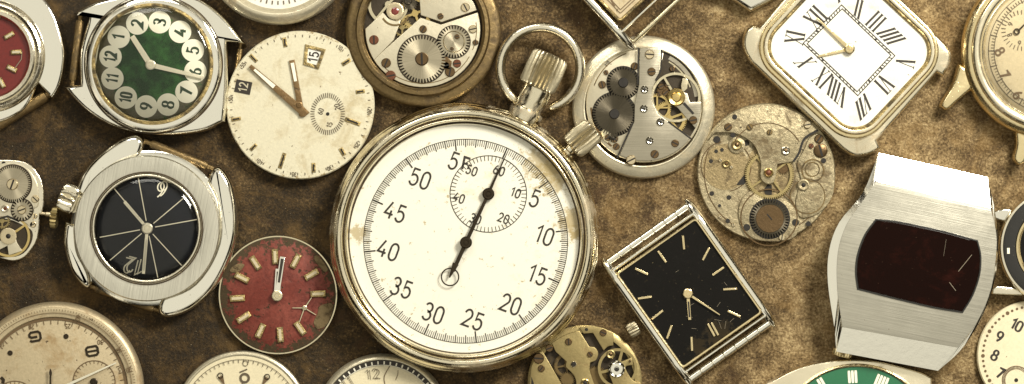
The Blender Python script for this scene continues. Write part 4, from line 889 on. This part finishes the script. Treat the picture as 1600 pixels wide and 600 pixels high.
MB().lathe([(r*u, z) for r, z in ((108, .465), (100, .50), (70, .525), (0, .54))], seg=72).done('crystal', 'glass', T)

# ================= BLACK BEZEL WATCH (right) =================
T = Thing('wristwatch', 'wristwatch with glossy black round bezel, at the right edge next to the digital one', 'wristwatch', 1655, 386, .4); u = T.u
MB().lathe([(r*u, z) for r, z in ((70, .03), (88, .08), (92, .18), (92.5, .30), (90, .34), (87, .345))], seg=120).done('case', 'chrome_worn', T)
MB().lathe([(r*u, z) for r, z in ((87.5, .32), (86.5, .35), (80, .375), (70, .39), (68, .385), (67.5, .36))], seg=120).done('bezel', 'blackring', T)
MB().lathe([(r*u, z) for r, z in ((68, .36), (67, .40), (64, .41), (61, .39), (60, .33))], seg=100).done('crystal_ring', 'gold', T)
MB().lathe([(61*u, .33), (0, .33)], seg=60).done('dial', 'black', T)
MB().prism(T.pts([(1553, 331), (1574, 325), (1592, 330), (1590, 345), (1570, 346), (1556, 342)]), .04, .26, .03).done('lug', 'chrome', T)
MB().prism(T.pts([(1553, 452), (1560, 447), (1582, 449), (1600, 455), (1600, 462), (1553, 460)]), .04, .26, .02).done('lug', 'chrome_worn', T)
MB().box((0, 0), 9*u, 4*u, -90, 0, .01).done('bezel_mark', 'lume', T, T.p(1576, 392), .372)

# ================= CREAM NUMERAL DIAL (lower right) =================
T = Thing('watch_dial', 'loose cream dial with bold black numerals 7 to 10, in the bottom right corner', 'watch dial', 1613, 556, .12); u = T.u
dl = disc_watch_base(T, 86, .11, 'creamdial', 'dial', 110); z = .115
mb = MB()
for x, y, t in ((1589, 508, '10'), (1562, 526, '9'), (1555, 555, '8'), (1563, 583, '7')): num(dl, 'ink', t, T.p(x, y), 16*u, 28, z, .22, .12, .95, .35)
mb = MB()
for i in range(60):
    a_ = radians(i*6); mb.disc((77*u*cos(a_), 77*u*sin(a_)), (2.1 if i % 5 else 3)*u, z, 10)
mb.done('minute_track', 'inkfaded', dl)
mb = MB(); mb.circ((0, 0), 22*u, .010, z); mb.ticks((0, 0), 17*u, 22*u, 60, .012, z); mb.done('seconds_track', 'inkfaded', dl, T.p(1588, 594)); holes(T, [(1588, 594, 3)], .112)

# ================= LARGE TAN CHRONOGRAPH (lower left) =================
T = Thing('wristwatch', 'large tan chronograph watch with faded squarish numerals 9 and 8, in the bottom left corner', 'wristwatch', 84, 611, .42); u = T.u
MB().lathe([(r*u, z) for r, z in crv([(60, .02), (125, .05), (136, .14), (139, .22), (138, .30), (134, .35), (129, .375)], 3)+[(124, .30), (100, .30)]], seg=150).done('case', 'tanmetal', T)
MB().lathe([(r*u, z) for r, z in ((131, .36), (130, .39), (127, .40), (124, .395), (116, .375), (114.5, .34))], seg=150).done('bezel', 'tandial', T)
dl = MB().lathe([(115*u, .335), (114*u, .34), (0, .345)], seg=120).done('dial', 'tandial', T); z = .35
MB().circ((0, 0), 112.5*u, .038, .352, 130).done('groove', 'inkfaded', dl)
mb = MB(); mb.ticks((0, 0), 104*u, 110*u, 60, .012, z, 3)
for t, x, y in (('20', 48, 511), ('25', 105, 510), ('30', 156, 535), ('15', 2, 538), ('5', 186, 578)): text(mb, t, T.p(x, y), 7*u, 180, z, .15, .2, .8)
mb.done('minute_track', 'inkfaded', dl)
mb = MB(); mb.circ((0, 0), 122*u, .008, 0, 130)
for t, x, y in (('60', 122, 497), ('30', 186, 547), ('20', 201, 578)): text(mb, t, T.p(x, y), 7*u, math.degrees(atan2(x-84, 611-y))+90, 0, .17, .2, .8)
for q in range(90, 360): pass
mb.ticks((0, 0), 125*u, 128*u, 180, .008, 0); mb.done('tachymeter_scale', 'inkfaded', T, (0, 0), .401)
mb = MB()
def poly(mb, c, L, w, rot):                     # squarish numerals
    s_, c2 = sin(radians(rot)), cos(radians(rot)); mb.ribbon([(c[0]+(x*c2+y*s_)*u, c[1]+(-x*s_+y*c2)*u) for x, y in L], w*u, 0)
c9 = T.p(54, 526); poly(mb, (0, 0), [(-9, -5), (-7, -7), (5, -7), (8, -4), (8, 4), (5, 7), (-6, 7), (-9, 4), (-9, 1), (-6, -1), (3, -1)], 3.6, -10); mb.done('numeral', 'handblack', dl, c9, z); mb = MB()
c8 = T.p(143, 549); poly(mb, (0, 0), [(-7, 7), (-9, 4), (-9, -4), (-6, -7), (6, -7), (9, -4), (9, 4), (7, 7), (-7, 7)], 3.6, -10); poly(mb, (0, 0), [(-8, 0), (8, 0)], 3.2, -10); mb.done('numeral', 'handblack', dl, c8, z)
for q in ((102, 526), (14.5, 552)): MB().disc((0, 0), 4.1*u, 0).done('hour_dot', 'handblack', dl, T.p(*q), z)
MB().ribbon(T.pts([(0, 590), (4, 594), (3, 600)]), 5*u, z).done('numeral', 'handblack', dl)
for (x, y, rr) in ((146, 597, 33), (22, 630, 34)):
    mb = MB(); mb.circ((0, 0), rr*u, .014, .004); mb.ticks((0, 0), (rr-5)*u, rr*u, 30, .010, .004)
    o = MB().lathe([(rr*u, -.006), ((rr-3)*u, .0), (0, .001)], seg=60).done('subdial', 'tandial', T, T.p(x, y), .3475); mb.done('subdial_track', 'inkfaded', o)
h_ = baton(T, 'minute_hand', (84, 611), (181, 567), 5, 2, .38, 'handlight'); hand(T, 'chronograph_hand', (78.5, 640), (78.5, 588), 3, 3, .40, 'handblack')
MB().prism(T.pts(catm([(78.5, 576), (81, 583), (79, 590), (76.5, 583)], 3)), .40, .412).done('hand_tip', 'handblack', T)
hub(T, 'hand_hub', 146, 597, 6, .37, 'handblack', .03)

# ================= CREAM DIAL WITH 10 (bottom) =================
T = Thing('watch_dial', 'cream dial with the number 10 between two small keyhole pointers, below the red dial', 'watch dial', 377, 654, .2); u = T.u
MB().lathe([(r*u, z) for r, z in ((95, .01), (104, .04), (105.5, .10), (104, .15), (101, .17), (99, .168), (98, .16))], seg=130).done('rim', 'ringcream', T)
dl = MB().lathe([(98.5*u, .155), (0, .165)], seg=110).done('dial', 'creamdial', T); z = .17
mb = MB(); mb.circ((0, 0), 92*u, .008, z, 130); mb.ticks((0, 0), 87*u, 92*u, 72, .010, z, 2); mb.circ(T.p(383, 568), 4*u, .01, z, 24); mb.done('minute_track', 'inkgrey', dl)
mb = MB(); c_ = T.p(382, 591); mb.circ(c_, 6.5*u, 3.6*u, z, 30); mb.ribbon(T.pts([(374, 582), (386, 577)]), 2*u, z); mb.ribbon(T.pts([(377, 600), (388, 596)]), 1.2*u, z); mb.done('numeral', 'inkgrey', dl)
for x, y in ((344, 588), (417, 590)):
    d = (x-377, y-654); L = hypot(*d); e_ = (-d[0]/L, -d[1]/L); n_ = (-e_[1], e_[0]); mb = MB()
    mb.prism(T.pts([(x+n_[0]*4.5, y+n_[1]*4.5), (x+e_[0]*16, y+e_[1]*16), (x-n_[0]*4.5, y-n_[1]*4.5)]), .165, .18)
    o = mb.done('keyhole_marker', 'inkfaded', T); MB().circ(T.p(x, y-1), 4*u, .016, .182, 24).done('ring', 'handblack', o)

# ================= RAILROAD DIAL (bottom) =================
T = Thing('wristwatch', 'round white watch with black chequered minute ring and outlined 12, below the stopwatch', 'wristwatch', 597, 659, .2); u = T.u
MB().lathe([(r*u, z) for r, z in ((95, .01), (103, .03), (106, .08), (104, .14), (100, .18), (97, .185), (96, .17))], seg=130).done('case', 'ringcream', T)
dl = MB().lathe([(97*u, .165), (0, .175)], seg=110).done('dial', 'creamdial', T); z = .181
MB().circ((0, 0), 92*u, 8*u, z-.003, 140).done('minute_ring', 'ink', dl)
mb = MB(); mb.ticks((0, 0), 89.5*u, 94.5*u, 60, .022, z+.001, 2); mb.circ((0, 0), 88.5*u, .008, z, 130); mb.done('minute_squares', 'lume', dl)
mb = MB()
for t, x, y in (('12', 582, 585), ('11', 541, 597)):
    mb = MB()
    for k in (-1.6, 1.6): text(mb, t, (k*u, -k*.3*u), 15*u, -8 if t == '12' else -30, 0, .055, .3, 1.0)
    mb.done('numeral', 'inkgrey', dl, T.p(x, y), z)
mb = MB(); mb.ribbon(crv(T.pts([(609, 572), (603, 582), (600, 592), (604, 610)]), 4), .012, z); mb.ribbon(crv(T.pts([(622, 578), (621, 586), (618, 594)]), 4), .008, z); mb.done('crack', 'inkfaded', dl)

# ================= GREEN OVAL WATCH (bottom right) =================
T = Thing('wristwatch', 'pale gold oval-cased wristwatch with bright green dial, below the digital one', 'wristwatch', 1338, 680, .36); u = T.u
out = [(1190, 606), (1213, 593), (1240, 579), (1276, 568), (1322, 562.5), (1368, 564), (1405, 572), (1440, 582), (1457, 591, 1), (1457, 602, 1), (1470, 640), (1475, 700), (1455, 760), (1400, 800), (1300, 805), (1220, 770), (1180, 710), (1175, 640)]
MB().prism(T.pts(catm(out, 4)), .03, .30, .03).done('case', 'palegold', T)
C = T.p(1339, 692)
MB().lathe([(r*u, z) for r, z in ((124, .295), (123, .325), (121, .335), (119, .325), (118, .28))], seg=120).done('bezel', 'gold', T, C)
dl = MB().lathe([(118.5*u, .306), (0, .310)], seg=100).done('dial', 'greenbright', T, C)
mb = MB()
for t, x, y in (('III', 1333, 589), ('IIII', 1378, 597), ('II', 1285, 600)):
    d = (x-1339, 692-y); num(dl, 'lume', t, (d[0]*u, d[1]*u), 16*u, math.degrees(atan2(*d)), .314, .26, .06, .95, name='roman_numeral')
